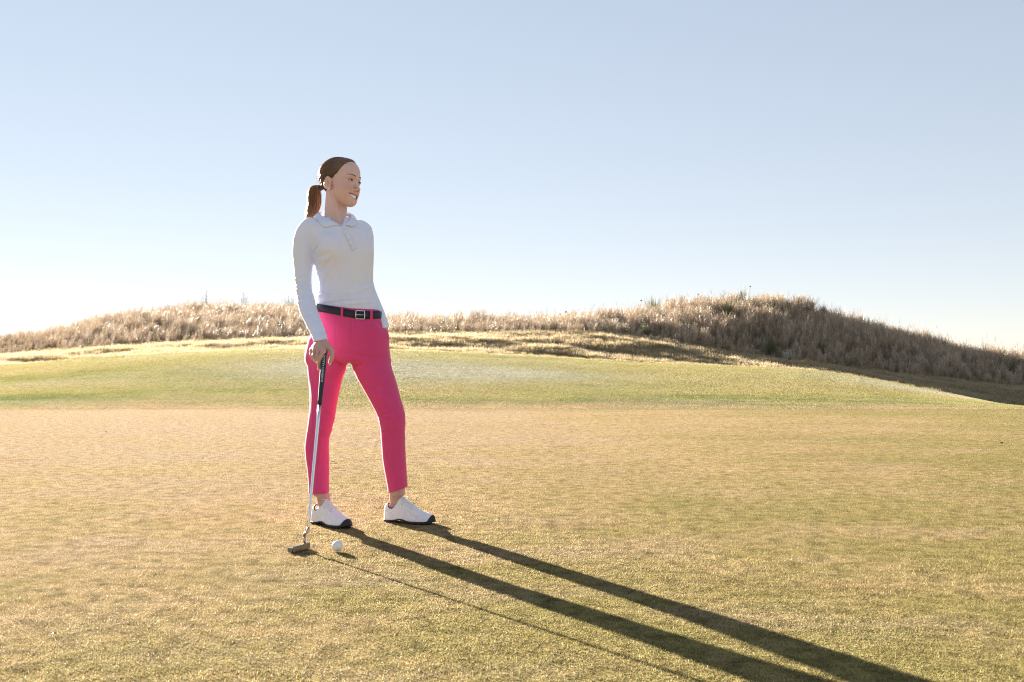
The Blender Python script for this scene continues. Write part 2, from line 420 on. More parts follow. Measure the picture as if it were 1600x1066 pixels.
STOP_ROUGH = [(0.12, (0.12, 0.12, 0.045)), (0.30, (0.28, 0.23, 0.10)), (0.55, (0.42, 0.33, 0.20)), (0.9, (0.50, 0.41, 0.29))]
STOP_DUNE = [(0.12, (0.080, 0.090, 0.060)), (0.27, (0.20, 0.185, 0.135)), (0.45, (0.37, 0.285, 0.205)), (0.7, (0.43, 0.34, 0.25)), (0.95, (0.48, 0.40, 0.32))]
M_rb = blade_mat('rough_blades', stops=STOP_ROUGH, trans=0.52, var=0.35, gloss=0.2)
M_db = blade_mat('dune_blades', stops=STOP_DUNE, trans=0.16, var=0.4, gloss=0.2)
def tuft(name, n, rad, hmin, hmax, wd, lean, mat, segs=3, plume=0.0):
    S = []
    for _ in range(n):
        a = random.uniform(0, 6.283); r = rad * math.sqrt(random.random())
        yaw = a + random.gauss(0, .7); ln = random.uniform(hmin, hmax)
        S.append((r * math.cos(a), r * math.sin(a), -0.02, yaw, abs(random.gauss(0, lean)), ln, wd * random.uniform(.6, 1.3), segs, random.uniform(0, .7), min(1, max(0, random.gauss(.5, .22)))))
        if plume and random.random() < plume:   # seed plume at the tip: short wider slips
            for q in range(3):
                S.append((r * math.cos(a) * 1.1, r * math.sin(a) * 1.1, ln * random.uniform(.6, .85), yaw + random.gauss(0, .5), random.uniform(.1, .6), ln * .25, wd * 1.6, 2, .5, random.uniform(.6, 1)))
    return blades_mesh(name, S, mat)

# short rough between bank and dunes
rough_s = [tuft('rough_tuft', 90, 0.16, .05, .15, .0055, .55, M_rb, 2) for _ in range(4)]
n = 17000
x = RNG.uniform(-21, 21, n); y = Y_CREST + 0.12 + (Y_BASE + 0.6 - Y_CREST) * RNG.random(n)
tint = np.clip(0.62 + 0.12 * wob(x * .9, y * 2.2, 1.0) + 0.15 * RNG.standard_normal(n), 0, 1)
edge = y < Y_CREST + 1.4 + 0.5 * np.sin(x * 1.3)
tint = np.where(edge, tint * 0.45, tint)
patch = wob(x * 0.8, y * 2.6, 1.3)
s = RNG.uniform(.6, 1.25, n) * (1 + 0.35 * np.clip(patch, -1, 1)); s = np.where(edge, s * .6, s)
rot = np.stack([RNG.normal(0, .06, n), RNG.normal(0, .06, n), RNG.uniform(0, 6.28, n)], -1)
scatter('rough_grass', np.stack([x, y, height(x, y)], -1), rot, np.repeat(s[:, None], 3, 1), RNG.integers(0, 4, n).astype(np.int32), tint.astype(np.float32), rough_s, 'tussocky straw rough between the green bank and the dunes')

# tall bunch grass on the dunes
dune_s = [tuft('dune_tuft', 75, 0.10, .32, .80, .0065, .13, M_db, 4, 0.3) for _ in range(5)] + [tuft('dune_tuft_low', 90, 0.18, .12, .34, .006, .4, M_db, 3) for _ in range(2)] + [tuft('dune_stalks', 9, 0.12, .7, 1.05, .006, .16, M_db, 3, 0.5)]
n = 21000
x = RNG.uniform(-33, 28, n); yr = knots(x)[3]
u = RNG.random(n); y = Y_BASE + 0.15 * np.sin(x * 2.1) + (yr + 2.0 - Y_BASE) * u
tint = np.clip(0.50 + 0.13 * wob(x, y, 1.1) + 0.30 * RNG.standard_normal(n), 0, 1)
tint = np.clip(tint - .24 * sstep((u - .55) / .35) + .06, 0, 1)
s = (.56 + .36 * sstep(u / .3) - .22 * sstep((u - .6) / .3)) * (.55 + .45 * sstep((800 + x * FPX / y - 10) / 230)) * RNG.uniform(.6, 1.2, n) * (1 + 0.16 * np.clip(wob(x + 5, y, 1.7), -1, 1))
idx = np.where(RNG.random(n) < 0.28, RNG.integers(5, 7, n), RNG.integers(0, 5, n))
idx = np.where(RNG.random(n) < 0.035, 7, idx)
rot = np.stack([RNG.normal(0, .08, n), np.where(x < 2, 0.22, 0.04) + RNG.normal(0, .09, n), RNG.uniform(-.6, .6, n) * 0], -1)
yaw = RNG.uniform(0, 6.28, n)
SINGLES = [(1021, .99, 1.0), (622, .97, .8), (888, .93, .9), (807, .9, .8), (655, .8, .5), (1137, .55, .7), (1160, .99, .8), (1206, .06, .9), (196, .98, 1.1), (322, .99, .7), (381, .99, .7), (452, .97, .9), (62, .98, .6), (141, .98, .7), (262, .75, .8), (1258, .98, 1.0), (1008, .10, .8)]
def at_dune(px, t):
    """ground point on the dune face in the direction of a photo column; t = 0 at the foot of the tall grass, 1 on the crest"""
    Y = 40.0
    for _ in range(14):
        X = (px - 800) * Y / FPX; Y = Y_BASE + (float(np.interp(X, rx_, ry_)) - Y_BASE) * t
    X = (px - 800) * Y / FPX; return np.array([X, Y, float(height(np.array([X]), np.array([Y]))[0])])
for (px_, t_, r_) in SINGLES:      # the grass is thinner round the shrubs and yuccas
    q_ = at_dune(px_, t_); dd = np.hypot(x - q_[0], (y - q_[1] + .5) * .6); s = np.where(dd < r_, s * (.35 + .4 * dd / r_), s)
rr = np.zeros((n, 3))
for i in range(n):
    rr[i] = (Matrix.Rotation(rot[i, 1], 3, 'Y') @ Matrix.Rotation(rot[i, 0], 3, 'X') @ Matrix.Rotation(yaw[i], 3, 'Z')).to_euler()
scatter('dune_grass', np.stack([x, y, height(x, y)], -1), rr, np.repeat(s[:, None], 3, 1), idx.astype(np.int32), tint.astype(np.float32), dune_s, 'tall dry pinkish-tan bunch grass covering the dunes')
# ------------------------------------------------------------------ the woman
YP = 4.63                                   # her distance from the camera
PX0, PY0 = 560.0, 819.0
ORG = np.array([(PX0 - 800) * YP / FPX, YP, 0.0])
def L(px, py, dy=0.0):
    """a photo point lying dy metres behind (in front of, when negative) her stance -> her own space"""
    k = (YP + dy) / FPX
    return np.array([(px - 800) * k - ORG[0], dy, CAMH + (HOR - py) * k])

# ---- signed distance modelling: primitives take broadcastable x, y, z
def smin(a, b, k):
    h = np.maximum(k - np.abs(a - b), 0) / k
    return np.minimum(a, b) - h * h * k * 0.25
def smax(a, b, k): return -smin(-a, -b, k)
def ell(c, r, Rm=None):
    c = np.asarray(c, float); r = np.asarray(r, float)
    def f(x, y, z):
        px, py, pz = x - c[0], y - c[1], z - c[2]
        if Rm is not None: px, py, pz = (Rm[0, i] * px + Rm[1, i] * py + Rm[2, i] * pz for i in range(3))
        k0 = np.sqrt((px / r[0]) ** 2 + (py / r[1]) ** 2 + (pz / r[2]) ** 2)
        k1 = np.sqrt((px / r[0] ** 2) ** 2 + (py / r[1] ** 2) ** 2 + (pz / r[2] ** 2) ** 2)
        return k0 * (k0 - 1) / np.maximum(k1, 1e-6)
    return f
def cap(a, b, r1, r2):
    a = np.asarray(a, float); b = np.asarray(b, float); d = b - a; dd = float(d @ d)
    def f(x, y, z):
        t = np.clip(((x - a[0]) * d[0] + (y - a[1]) * d[1] + (z - a[2]) * d[2]) / dd, 0, 1)
        return np.sqrt((x - a[0] - t * d[0]) ** 2 + (y - a[1] - t * d[1]) ** 2 + (z - a[2] - t * d[2]) ** 2) - (r1 + (r2 - r1) * t)
    return f
def smooth_tab(z, tab, w):
    zz = np.linspace(z.min() - .02, z.max() + .02, 400); v = np.interp(zz, z, tab)
    k = np.exp(-np.linspace(-2, 2, 2 * w + 1) ** 2); k /= k.sum()
    return zz, np.convolve(np.pad(v, w, 'edge'), k, 'valid')
def zloft(rows, grow=0.0, w=8, n=2.0):
    """rows: (photo row, left px, right px, dy, half depth) -> stack of ellipses"""
    P = []
    for (py, l, r, dy, hd) in rows:
        a, b = L(l, py, dy), L(r, py, dy); P.append((a[2], (a[0] + b[0]) / 2, dy, (b[0] - a[0]) / 2, hd))
    P = np.array(sorted(P)); z = P[:, 0]
    T = [smooth_tab(z, P[:, i], w) for i in (1, 2, 3, 4)]
    z0, z1 = z.min(), z.max()
    def f(x, y, zz):
        g = lambda i: np.interp(zz, T[i][0], T[i][1])
        cx, cy, a, b = g(0), g(1), g(2) + grow, g(3) + grow
        u, v = (x - cx) / a, (y - cy) / b
        if n == 2.0: k0 = np.sqrt(u * u + v * v)
        else: k0 = (np.abs(u) ** n + np.abs(v) ** n) ** (1 / n)
        k1 = np.sqrt((u / a) ** 2 + (v / b) ** 2)
        d = k0 * (k0 - 1) / np.maximum(k1, 1e-6)
        d = np.maximum(d, -np.minimum(a, b))
        return smax(d, np.maximum(z0 - grow * .5 - zz, zz - z1 - grow * .5), 0.012)
    f.cx = lambda zz: np.interp(zz, *T[0]); f.cy = lambda zz: np.interp(zz, *T[1]); f.a = lambda zz: np.interp(zz, *T[2]); f.b = lambda zz: np.interp(zz, *T[3])
    return f
class Group:
    """smooth union of primitives; each entry (fn, k); evaluated inside its box only"""
    def __init__(s, fn, box=None, k=0.02): s.fn, s.box, s.k = fn, box, k
def union(*items):
    def f(x, y, z):
        d = None
        for fn, k in items:
            v = fn(x, y, z)
            d = v if d is None else (smin(d, v, k) if k > 0 else smax(d, -v, -k))
        return d
    return f
def eval_pts(groups, x, y, z):
    d = np.full(np.broadcast(x, y, z).shape, 0.5)
    for g in groups:
        if g.box is None: d = smin(d, g.fn(x, y, z), g.k)
        else:
            lo, hi = g.box
            m = (x > lo[0]) & (x < hi[0]) & (y > lo[1]) & (y < hi[1]) & (z > lo[2]) & (z < hi[2])
            if m.any(): d[m] = smin(d[m], g.fn(x[m], y[m], z[m]), g.k)
    return d
def axis(lo, hi, coarse, fines=()):
    a = [lo]
    while a[-1] < hi:
        s = coarse
        for (f0, f1, fs) in fines:
            if f0 - coarse <= a[-1] <= f1: s = min(s, fs)
        a.append(a[-1] + s)
    return np.array(a)
def surface(groups, ax, ay, az, project=2):
    F = np.full((len(ax), len(ay), len(az)), 0.5, np.float32)
    for g in groups:
        if g.box is None: sl = (slice(None),) * 3
        else: sl = tuple(slice(int(np.searchsorted(a, l)), int(np.searchsorted(a, h))) for a, l, h in zip((ax, ay, az), *g.box))
        x, y, z = ax[sl[0]][:, None, None], ay[sl[1]][None, :, None], az[sl[2]][None, None, :]
        F[sl] = smin(F[sl], g.fn(x, y, z).astype(np.float32), g.k)
    S = F < 0; nx, ny, nz = F.shape
    cnt = np.zeros((nx - 1, ny - 1, nz - 1), np.int8)
    for i in (0, 1):
        for j in (0, 1):
            for k in (0, 1): cnt += S[i:nx - 1 + i, j:ny - 1 + j, k:nz - 1 + k]
    act = (cnt > 0) & (cnt < 8)
    I = np.argwhere(act); vid = np.full(act.shape, -1, np.int64); vid[act] = np.arange(len(I))
    acc = np.zeros((len(I), 3)); num = np.zeros(len(I))
    A = [ax, ay, az]
    for d in range(3):
        o = [e for e in range(3) if e != d]
        for p in (0, 1):
            for q in (0, 1):
                a = I.copy(); a[:, o[0]] += p; a[:, o[1]] += q
                b = a.copy(); b[:, d] += 1
                fa, fb = F[a[:, 0], a[:, 1], a[:, 2]], F[b[:, 0], b[:, 1], b[:, 2]]
                m = (fa < 0) != (fb < 0); t = np.where(m, fa / np.where(m, fa - fb, 1), 0)
                for e in range(3):
                    va = A[e][a[:, e]]; vb = A[e][b[:, e]]; acc[:, e] += np.where(m, va + (vb - va) * t, 0)
                num += m
    V = acc / num[:, None]
    faces = []
    for d in range(3):
        e, f = (d + 1) % 3, (d + 2) % 3
        sl0 = [slice(None)] * 3; sl1 = [slice(None)] * 3
        sl0[d] = slice(0, -1); sl1[d] = slice(1, None)
        ch = S[tuple(sl0)] != S[tuple(sl1)]
        idx = np.argwhere(ch)
        ok = (idx[:, e] > 0) & (idx[:, f] > 0) & (idx[:, e] < F.shape[e] - 1) & (idx[:, f] < F.shape[f] - 1)
        idx = idx[ok]; ins = S[idx[:, 0], idx[:, 1], idx[:, 2]]
        q = []
        for (de, df) in ((-1, -1), (0, -1), (0, 0), (-1, 0)):
            c = idx.copy(); c[:, e] += de; c[:, f] += df; q.append(vid[c[:, 0], c[:, 1], c[:, 2]])
        q = np.stack(q, 1); q[~ins] = q[~ins][:, ::-1]; faces.append(q)
    faces = np.concatenate(faces); faces = faces[(faces >= 0).all(1)]
    h = 4e-4
    for _ in range(project):
        x, y, z = V.T; d = eval_pts(groups, x, y, z)
        G = np.stack([eval_pts(groups, x + h, y, z) - eval_pts(groups, x - h, y, z), eval_pts(groups, x, y + h, z) - eval_pts(groups, x, y - h, z),
                      eval_pts(groups, x, y, z + h) - eval_pts(groups, x, y, z - h)], 1) / (2 * h)
        g2 = np.maximum((G ** 2).sum(1), 0.05); st = np.clip(d / g2, -.003, .003)
        V = V - G * st[:, None]
    return V, faces

def ridge(segs, front=True):
    """fold pattern: segs (x0,z0,x1,z1,width,amp) in her frontal plane; positive amp = raised"""
    def f(x, y, z):
        tot = 0.0
        for (ax_, az_, bx, bz, w, am) in segs:
            dx, dz = bx - ax_, bz - az_; dd = dx * dx + dz * dz
            t = np.clip(((x - ax_) * dx + (z - az_) * dz) / dd, 0, 1)
            ds = (x - ax_ - t * dx) ** 2 + (z - az_ - t * dz) ** 2
            tot = tot + 1.8 * am * np.exp(-ds / (w * w * .7)) * np.sin(np.pi * np.clip(t * .86 + .07, 0, 1))
        return tot
    return f
def fold(p, q, w, am, dy=0.0):
    a, b = L(*p, dy), L(*q, dy); return (a[0], a[2], b[0], b[2], w, am)

# ---- cloth and body outlines, as seen from the front
torso_rows = [(336, 509, 541, .02, .055), (342, 503, 549, .015, .066), (347, 492, 557, .01, .078), (353, 482, 566, .0, .09), (361, 477, 573, .0, .099), (375, 478, 577, .0, .104), (396, 486, 579, .0, .106), (409, 490, 580, .0, .104),
              (425, 493, 580, .0, .096), (443, 497.5, 580, .0, .09), (455, 497, 583, .0, .09), (465, 494.5, 586, .0, .094), (476, 494, 589, .0, .099), (490, 495, 592, .0, .102), (505, 495, 594, .0, .104)]
rarm_rows = [(341, 479, 492, -.045, .03), (346, 473, 494, -.045, .038), (353, 466.5, 494, -.045, .045), (361, 461.8, 493, -.045, .049), (375, 458, 491, -.045, .050), (396, 456.8, 489.5, -.045, .049), (414, 458.8, 488.6, -.045, .046),
             (435, 460.5, 487, -.055, .043), (450, 462, 487, -.07, .042), (462, 463.3, 489.5, -.09, .042), (474, 465, 493, -.115, .041), (485, 467.5, 496, -.14, .039), (497, 472.5, 500.5, -.17, .036), (511, 480, 506.5, -.205, .033), (523, 486, 510, -.232, .031), (534, 490.3, 512.8, -.255, .030), (542, 493.5, 515, -.27, .029)]
larm_rows = [(345, 556, 569, .06, .032), (349, 555, 575, .06, .04), (355, 556, 580.5, .065, .045), (369, 557, 583.8, .07, .048), (400, 558, 584, .08, .047), (425, 558, 583, .09, .044), (440, 559, 583, .10, .042), (452, 562, 586, .095, .040), (462, 567, 590, .085, .040),
             (475, 573, 595.5, .065, .038), (487, 579, 600.5, .045, .036), (498, 584.5, 604.2, .025, .034), (507, 589, 607.3, .01, .034), (513, 591.5, 608.4, .0, .034)]
pelv_rows = [(474, 494, 588, .0, .098), (486, 495.5, 592, .0, .102), (500, 494, 595, .0, .108), (515, 490, 602.5, .005, .115), (530, 485, 606, .01, .119), (545, 480.5, 606, .015, .119), (556, 478, 607, .015, .112), (565, 479, 609, .013, .10)]
rleg_rows = [(530, 484, 541, .0, .088), (560, 479, 543, .0, .09), (578, 480.7, 540, .0, .088), (590, 482, 535.3, .0, .085), (610, 483.6, 530.3, -.003, .079), (632, 484.7, 526, -.006, .071), (654, 482.3, 523, -.006, .064), (674, 479.5, 517.8, -.002, .058), (684, 477.8, 514.6, .0, .056),
             (698, 476.3, 513.6, .003, .056), (718, 477.8, 514.2, .004, .056), (730, 479.8, 514.2, .004, .055), (745, 481.3, 514, .002, .054), (759, 482.3, 513.9, .0, .053), (776, 482.6, 514, -.002, .053)]
lleg_rows = [(530, 546, 604, .01, .09), (545, 545, 606, .01, .092), (560, 546, 607.5, .01, .092), (575, 551, 612, .005, .09), (590, 557.5, 617.2, .0, .086), (606, 566.5, 621.5, -.006, .08), (622, 575.5, 625.7, -.012, .074), (636, 583, 630.3, -.016, .068), (647, 588.6, 633, -.018, .064), (660, 592.5, 633.5, -.014, .061),
             (676, 594.8, 632.6, -.004, .058), (695, 596, 633.2, .01, .057), (715, 597.3, 634, .022, .056), (730, 599.6, 635, .032, .055), (745, 602.3, 635.8, .04, .054), (759, 605, 636.8, .046, .053), (776, 606.8, 637.3, .05, .053)]
sleeve_r, sleeve_l, trunk = zloft(rarm_rows), zloft(larm_rows), zloft(torso_rows, n=2.25)
pelvis, rleg, lleg = zloft(pelv_rows, n=2.2), zloft(rleg_rows), zloft(lleg_rows)

YAW = R(26)
def chest_pt(side, fwd, py, px0=533):
    c = L(px0, py); lx, ly = math.cos(YAW), math.sin(YAW); fx, fy = math.sin(YAW), -math.cos(YAW)
    return c + np.array([lx * side + fx * fwd, ly * side + fy * fwd, 0])

# ---- shirt
shirt_folds = ridge([fold((491, 398), (512, 381), .008, -.0035, 0), (fold((491, 404), (522, 391), .007, .003)), fold((492, 411), (528, 398), .008, -.003), fold((493, 419), (520, 409), .007, .0028), fold((495, 437), (530, 404), .009, -.0022),
                     fold((500, 446), (532, 415), .008, .0022), fold((497, 463), (545, 457), .006, .0038), fold((498, 469), (580, 459), .0065, -.0036), fold((505, 473), (586, 466), .006, .0036), fold((500, 478), (560, 470), .006, -.003), fold((545, 478), (588, 473), .006, .003),
                     fold((560, 452), (584, 440), .007, -.003), fold((556, 460), (583, 449), .007, .003), fold((570, 420), (578, 452), .007, -.0025), fold((562, 405), (567, 450), .009, .0018), fold((533, 400), (525, 452), .010, .0016), fold((520, 425), (509, 460), .008, -.0018),
                     fold((483, 352), (479, 392), .003, -.0030), fold((500, 372), (540, 378), .012, .0016), fold((505, 366), (532, 369), .008, -.0016)])
sleeve_folds = ridge([fold((458, 438), (486, 431), .006, .003, -.06), fold((459, 446), (487, 441), .006, -.0034, -.06), fold((462, 455), (489, 446), .006, .0034, -.07), fold((463, 463), (490, 455), .006, -.003, -.08), fold((466, 474), (490, 462), .006, .0026, -.1),
                      fold((468, 405), (470, 436), .009, -.0022, -.05), fold((479, 395), (476, 430), .008, .0022, -.05), fold((474, 493), (498, 492), .005, -.0018, -.16), fold((480, 507), (503, 503), .005, .0018, -.2), fold((486, 523), (509, 516), .005, -.0018, -.23), fold((471, 470), (487, 515), .006, .0018, -.15), fold((466, 362), (467, 396), .008, .0012, -.05)])
gather = lambda x, y, z: 0.0016 * np.sin(x * 150 + z * 40) * np.exp(-((z - L(0, 470)[2]) / .035) ** 2)
ZB = 478.0
def waist_row(px): return np.interp(px, [470, 494, 513, 532, 553, 575, 590, 620], [475.5, 476.5, 478.6, 481.2, 483.8, 484.8, 484.4, 484])
def belt_row(px): return np.interp(px, [470, 495, 513, 532, 550, 563, 580, 593, 620], [479.8, 481.2, 484.2, 488.0, 491.6, 494, 494.2, 492.9, 491])
_wx = np.linspace(440, 640, 60); _wz = np.array([L(p, waist_row(p))[2] for p in _wx]); _wX = np.array([L(p, 480)[0] for p in _wx])
waist_z = lambda x: np.interp(x, _wX, _wz)
_bz = np.array([L(p, belt_row(p))[2] for p in _wx]); belt_z = lambda x: np.interp(x, _wX, _bz)
_ca, _cb = L(490.5, 534.5, -.25), L(512.5, 529.8, -.25)
cuff_z = lambda x: _ca[2] + (x - _ca[0]) * (_cb[2] - _ca[2]) / (_cb[0] - _ca[0])
bust_r, bust_l = chest_pt(-.066, .066, 391), chest_pt(.074, .060, 391)
def shirt_fn(grow=0.0, folds=True, tuck=False):
    items = [(zloft(torso_rows, grow - .002, n=2.25), 0.02), (ell(bust_r, (.056 + grow, .05 + grow, .06 + grow)), .05), (ell(bust_l, (.056 + grow, .05 + grow, .06 + grow)), .05)]
    u = union(*items); sr, sl = zloft(rarm_rows, grow), zloft(larm_rows, grow)
    def f(x, y, z):
        d = u(x, y, z)
        if tuck: d = smax(d + .006 * sstep((waist_z(x) + .004 - z) / .012), L(0, 500)[2] - z, .004)
        if folds: d = d - (shirt_folds(x, y, z) + gather(x, y, z)) * np.clip(.5 - (y + .02) * 12, 0, 1)
        r = sr(x, y, z)
        if folds: r = r - sleeve_folds(x, y, z) * np.clip(.6 - (y + .06) * 8, 0, 1)
        kz = 0.012 + .03 * sstep((z - L(0, 400)[2]) / .12)
        if tuck:
            r = smax(r, cuff_z(x) - z, .002); r = r + .0016 * np.exp(-((z - cuff_z(x) - .030) / .0022) ** 2)
        d = smin(d, r, kz); d = smin(d, sl(x, y, z), kz); return d
    return f
neck_a, neck_b = L(524, 352, .015), L(523.5, 318, -.002)
shirt_tucked = shirt_fn(tuck=True)
def shirt_cut(x, y, z):
    d = shirt_tucked(x, y, z)
    d = smax(d, -cap(L(524, 300, 0), L(525, 344, .008), .056, .058)(x, y, z), .004)        # neck hole
    d = smax(d, -cap(L(528, 336, -.06), L(535.5, 354.5, -.10), .040, .004)(x, y, z), .003)   # open V at the throat
    return d

# ---- head, built in its own axes: F forward, Lf to her left, U up
TH = R(63)
HO = L(531.5, 285.5, .0)
FW = np.array([math.sin(TH), -math.cos(TH), -.015]); FW /= np.linalg.norm(FW)
LF = np.array([math.cos(TH), math.sin(TH), -.05]); LF -= FW * (LF @ FW); LF /= np.linalg.norm(LF)
UP = np.cross(FW, LF)
HM = np.stack([FW, LF, UP], 1)              # columns
def hp(F, Lr, U): return HO + HM @ np.array([F, Lr, U])
def hl(x, y, z):
    px, py, pz = x - HO[0], y - HO[1], z - HO[2]
    return tuple(HM[0, i] * px + HM[1, i] * py + HM[2, i] * pz for i in range(3))
um = lambda l: -.0735 + 15.0 * l * l        # line of the smiling mouth
fm = lambda l: .0905 - 30.0 * l * l
def head_fn():
    def e(F, Lr, U, r): return ell((F, Lr, U), r)
    def c(a, b, r1, r2): return cap(a, b, r1, r2)
    base = [(e(-.012, 0, .032, (.092, .0725, .080)), .02), (e(.034, 0, -.018, (.053, .050, .088)), .045), (e(.048, 0, .046, (.041, .053, .046)), .03)]
    for s in (-1, 1):
        base += [(c((.002, s * .050, -.052), (.062, s * .013, -.096), .011, .013), .022), (e(.050, s * .042, -.034, (.025, .018, .020)), .03), (e(.050, s * .034, -.062, (.020, .016, .020)), .03),
                 (c((.085, s * .012, .017), (.070, s * .043, .018), .0065, .006), .02)]
    base += [(e(.069, 0, -.096, (.018, .019, .0145)), .02), (e(.070, 0, -.073, (.017, .025, .020)), .025), (c((-.018, 0, -.052), (.046, 0, -.084), .026, .018), .03)]
    sock = [(e(.103, s * .032, -.002, (.023, .018, .0125)), -.014) for s in (-1, 1)]
    eyel = []
    for s in (-1, 1):
        eyel += [(e(.0755, s * .0325, -.002, (.0132, .0150, .0118)), .006)]
    nose = [(c((.085, 0, .006), (.1035, 0, -.036), .0055, .0076), .012), (e(.1055, 0, -.0395, (.0088, .0082, .0076)), .007)]
    for s in (-1, 1): nose += [(e(.0925, s * .0118, -.0435, (.0105, .0066, .0070)), .006), (e(.0985, s * .0062, -.0485, (.005, .0032, .0038)), -.003)]
    g1 = union(*(base + sock + eyel + nose))
    ears = []
    def f(x, y, z):
        F, Lr, U = hl(x, y, z)
        d = g1(F, Lr, U)
        # eye openings
        for s in (-1, 1):
            l = Lr - s * .0325; top = .0046 * np.sqrt(np.clip(1 - (l / .0145) ** 2, 0, 1)); bot = -.0034 * np.sqrt(np.clip(1 - (l / .0145) ** 2, 0, 1))
            cut = np.maximum(np.maximum(np.abs(l) - .0145, U + .002 - top), bot - (U + .002)); cut = np.maximum(cut, .079 - F)
            d = smax(d, -cut, .002)
        # lips and the open smile
        m = um(Lr); ff = fm(Lr); al = np.abs(Lr)
        w = np.clip(1 - (al / .0305) ** 2, 0, 1)
        upl = np.sqrt((F - ff + .0035) ** 2 + (U - m - .0092 * np.sqrt(w)) ** 2) - .0034 * np.sqrt(w) - .0006 + np.maximum(al - .0295, 0)
        lol = np.sqrt((F - ff + .0045) ** 2 + (U - m + .0106 * np.sqrt(w)) ** 2) - .0042 * np.sqrt(w) - .0006 + np.maximum(al - .0295, 0)
        d = smin(d, upl, .005); d = smin(d, lol, .006)
        gap = np.maximum(np.maximum(np.abs(U - m + .0006) - .0078 * w ** .33, al - .0300), ff - .013 - F)
        d = smax(d, -gap, .0015)
        # smile creases
        for s in (-1, 1):
            cr = cap((.092, s * .021, -.050), (.064, s * .037, -.072), .0026, .0018)(F, Lr, U); d = smax(d, -cr, .007)
            # ears
            el = ell((-.014, s * .0745, -.014), (.0185, .0085, .031), RE[s])(F, Lr, U)
            con = np.minimum(ell((-.0115, s * .0835, -.010), (.0125, .0085, .0225), RE[s])(F, Lr, U), ell((-.008, s * .080, -.020), (.006, .010, .008), RE[s])(F, Lr, U)); ant = ell((-.0175, s * .076, -.008), (.0035, .0075, .016), RE[s])(F, Lr, U)
            lobe = ell((-.006, s * .0725, -.040), (.0085, .0055, .010))(F, Lr, U)
            d = smin(d, smin(smax(smin(el, lobe, .006), -con, .003), ant, .002), .004)
        return d
    return f
def rotm(ax_, a): return np.array(Matrix.Rotation(a, 3, ax_))
RE = {s: rotm('Y', R(12)) @ rotm('Z', R(-s * 14)) for s in (-1, 1)}
head = head_fn()
neck = union((cap(L(523.5, 350, .014), hp(-.022, 0, -.05), .053, .045), .02), (cap(hp(-.01, -.05, -.05), L(531, 347, -.04), .012, .011), .02), (cap(hp(-.01, .05, -.05), L(536, 347, -.03), .012, .011), .02))
hb = (HO - .17, HO + .17)
hb = (np.array([HO[0] - .15, HO[1] - .17, HO[2] - .145]), np.array([HO[0] + .17, HO[1] + .17, HO[2] + .16]))

# ---- right hand resting on the butt of the putter
def hand_r_fn():
    W = L(502, 531, -.248)
    kn = [L(505.5, 548, -.298), L(498.5, 547.5, -.283), L(492, 547, -.262), L(487, 547.5, -.238)]
    it = [(cap(L(499.5, 522, -.230), W, .018, .0185), .02)]
    rr = (.0115, .0115, .0108, .0098)
    for k_, r_ in zip(kn, rr): it.append((cap(W + (k_ - W) * .15, k_, .0145, r_), .012))
    it.append((cap(W, L(514, 543, -.275), .017, .0125), .012))
    it.append((cap(L(506, 541, -.27), L(494, 543, -.25), .013, .012), .015))
    fing = [[kn[0], L(500.3, 558, -.314), L(498.3, 567, -.308), L(498.2, 575.5, -.298)], [kn[1], L(496, 557, -.298), L(496.5, 566, -.292), L(499, 572, -.282)],
            [kn[2], L(490.5, 555.5, -.274), L(492.5, 563, -.268), L(496, 567, -.262)], [kn[3], L(486.5, 554, -.247), L(488.8, 560, -.243), L(492.5, 563.5, -.24)],
            [L(512.5, 541.5, -.274), L(519, 549, -.292), L(518.2, 558.5, -.3), L(515.3, 567.5, -.298)]]
    fr = [(.0098, .0088, .0080, .0066), (.0098, .0088, .0080, .0068), (.0092, .0083, .0076, .0064), (.0084, .0074, .0066, .0056), (.0122, .0105, .0092, .0072)]
    for p, r_ in zip(fing, fr):
        ch = union(*[(cap(p[i], p[i + 1], r_[i], r_[i + 1]), .004) for i in range(3)]); it.append((ch, .006))
    return union(*it), fing
hand_r, FING = hand_r_fn()
hrb = (L(478, 580, -.22) - np.array([.0, .14, .0]), L(527, 518, -.22) + np.array([.0, .05, .0]))
def hand_l_fn():
    W = L(599.5, 510, .0); K = L(597, 528, -.006)
    it = [(cap(L(597, 503, .016), W, .013, .014), .012), (cap(W, K, .017, .019), .02)]
    for i in range(4):
        o = np.array([-.018 + .011 * i, -.014 + .008 * i, 0]); it.append((cap(K + o, K + o + np.array([-.012, -.004, -.07 + abs(i - 1.5) * .008]), .0095, .007), .006))
    it.append((cap(W + np.array([-.012, -.015, -.01]), K + np.array([-.034, -.02, -.015]), .012, .008), .01))
    return union(*it)
hand_l = hand_l_fn()
hlb = (L(575, 565, 0) - np.array([.03, .08, 0]), L(612, 495, 0) + np.array([.02, .09, 0]))
def feet_fn():
    it = []
    for (a, h_, t) in ((L(505.5, 783, -.002), (-.205 + .04, .03), (-.10, -.12)), (L(618.5, 782, .046), (.17, .05), (.35, -.03))): pass
    ank_r = zloft([(755, 488, 507, .002, .028), (766, 491, 511.5, .0, .032), (773, 494.0, 515, -.002, .034), (787, 496.4, 516, -.012, .030), (797, 499, 516, -.020, .024), (808, 501, 517, -.022, .018)])
    ank_l = zloft([(748, 611, 626, .036, .026), (760, 608.5, 630, .046, .032), (770, 608, 629.8, .052, .034), (784, 609.2, 627, .060, .028), (793, 609.5, 625, .064, .021), (806, 610, 627, .062, .016)])
    return union((ank_r, .01), (ank_l, .005), (cap(SR(.05, 0, .035), SR(.19, 0, .022), .021, .014), .02), (cap(SL(.05, 0, .035), SL(.19, 0, .022), .021, .014), .02))
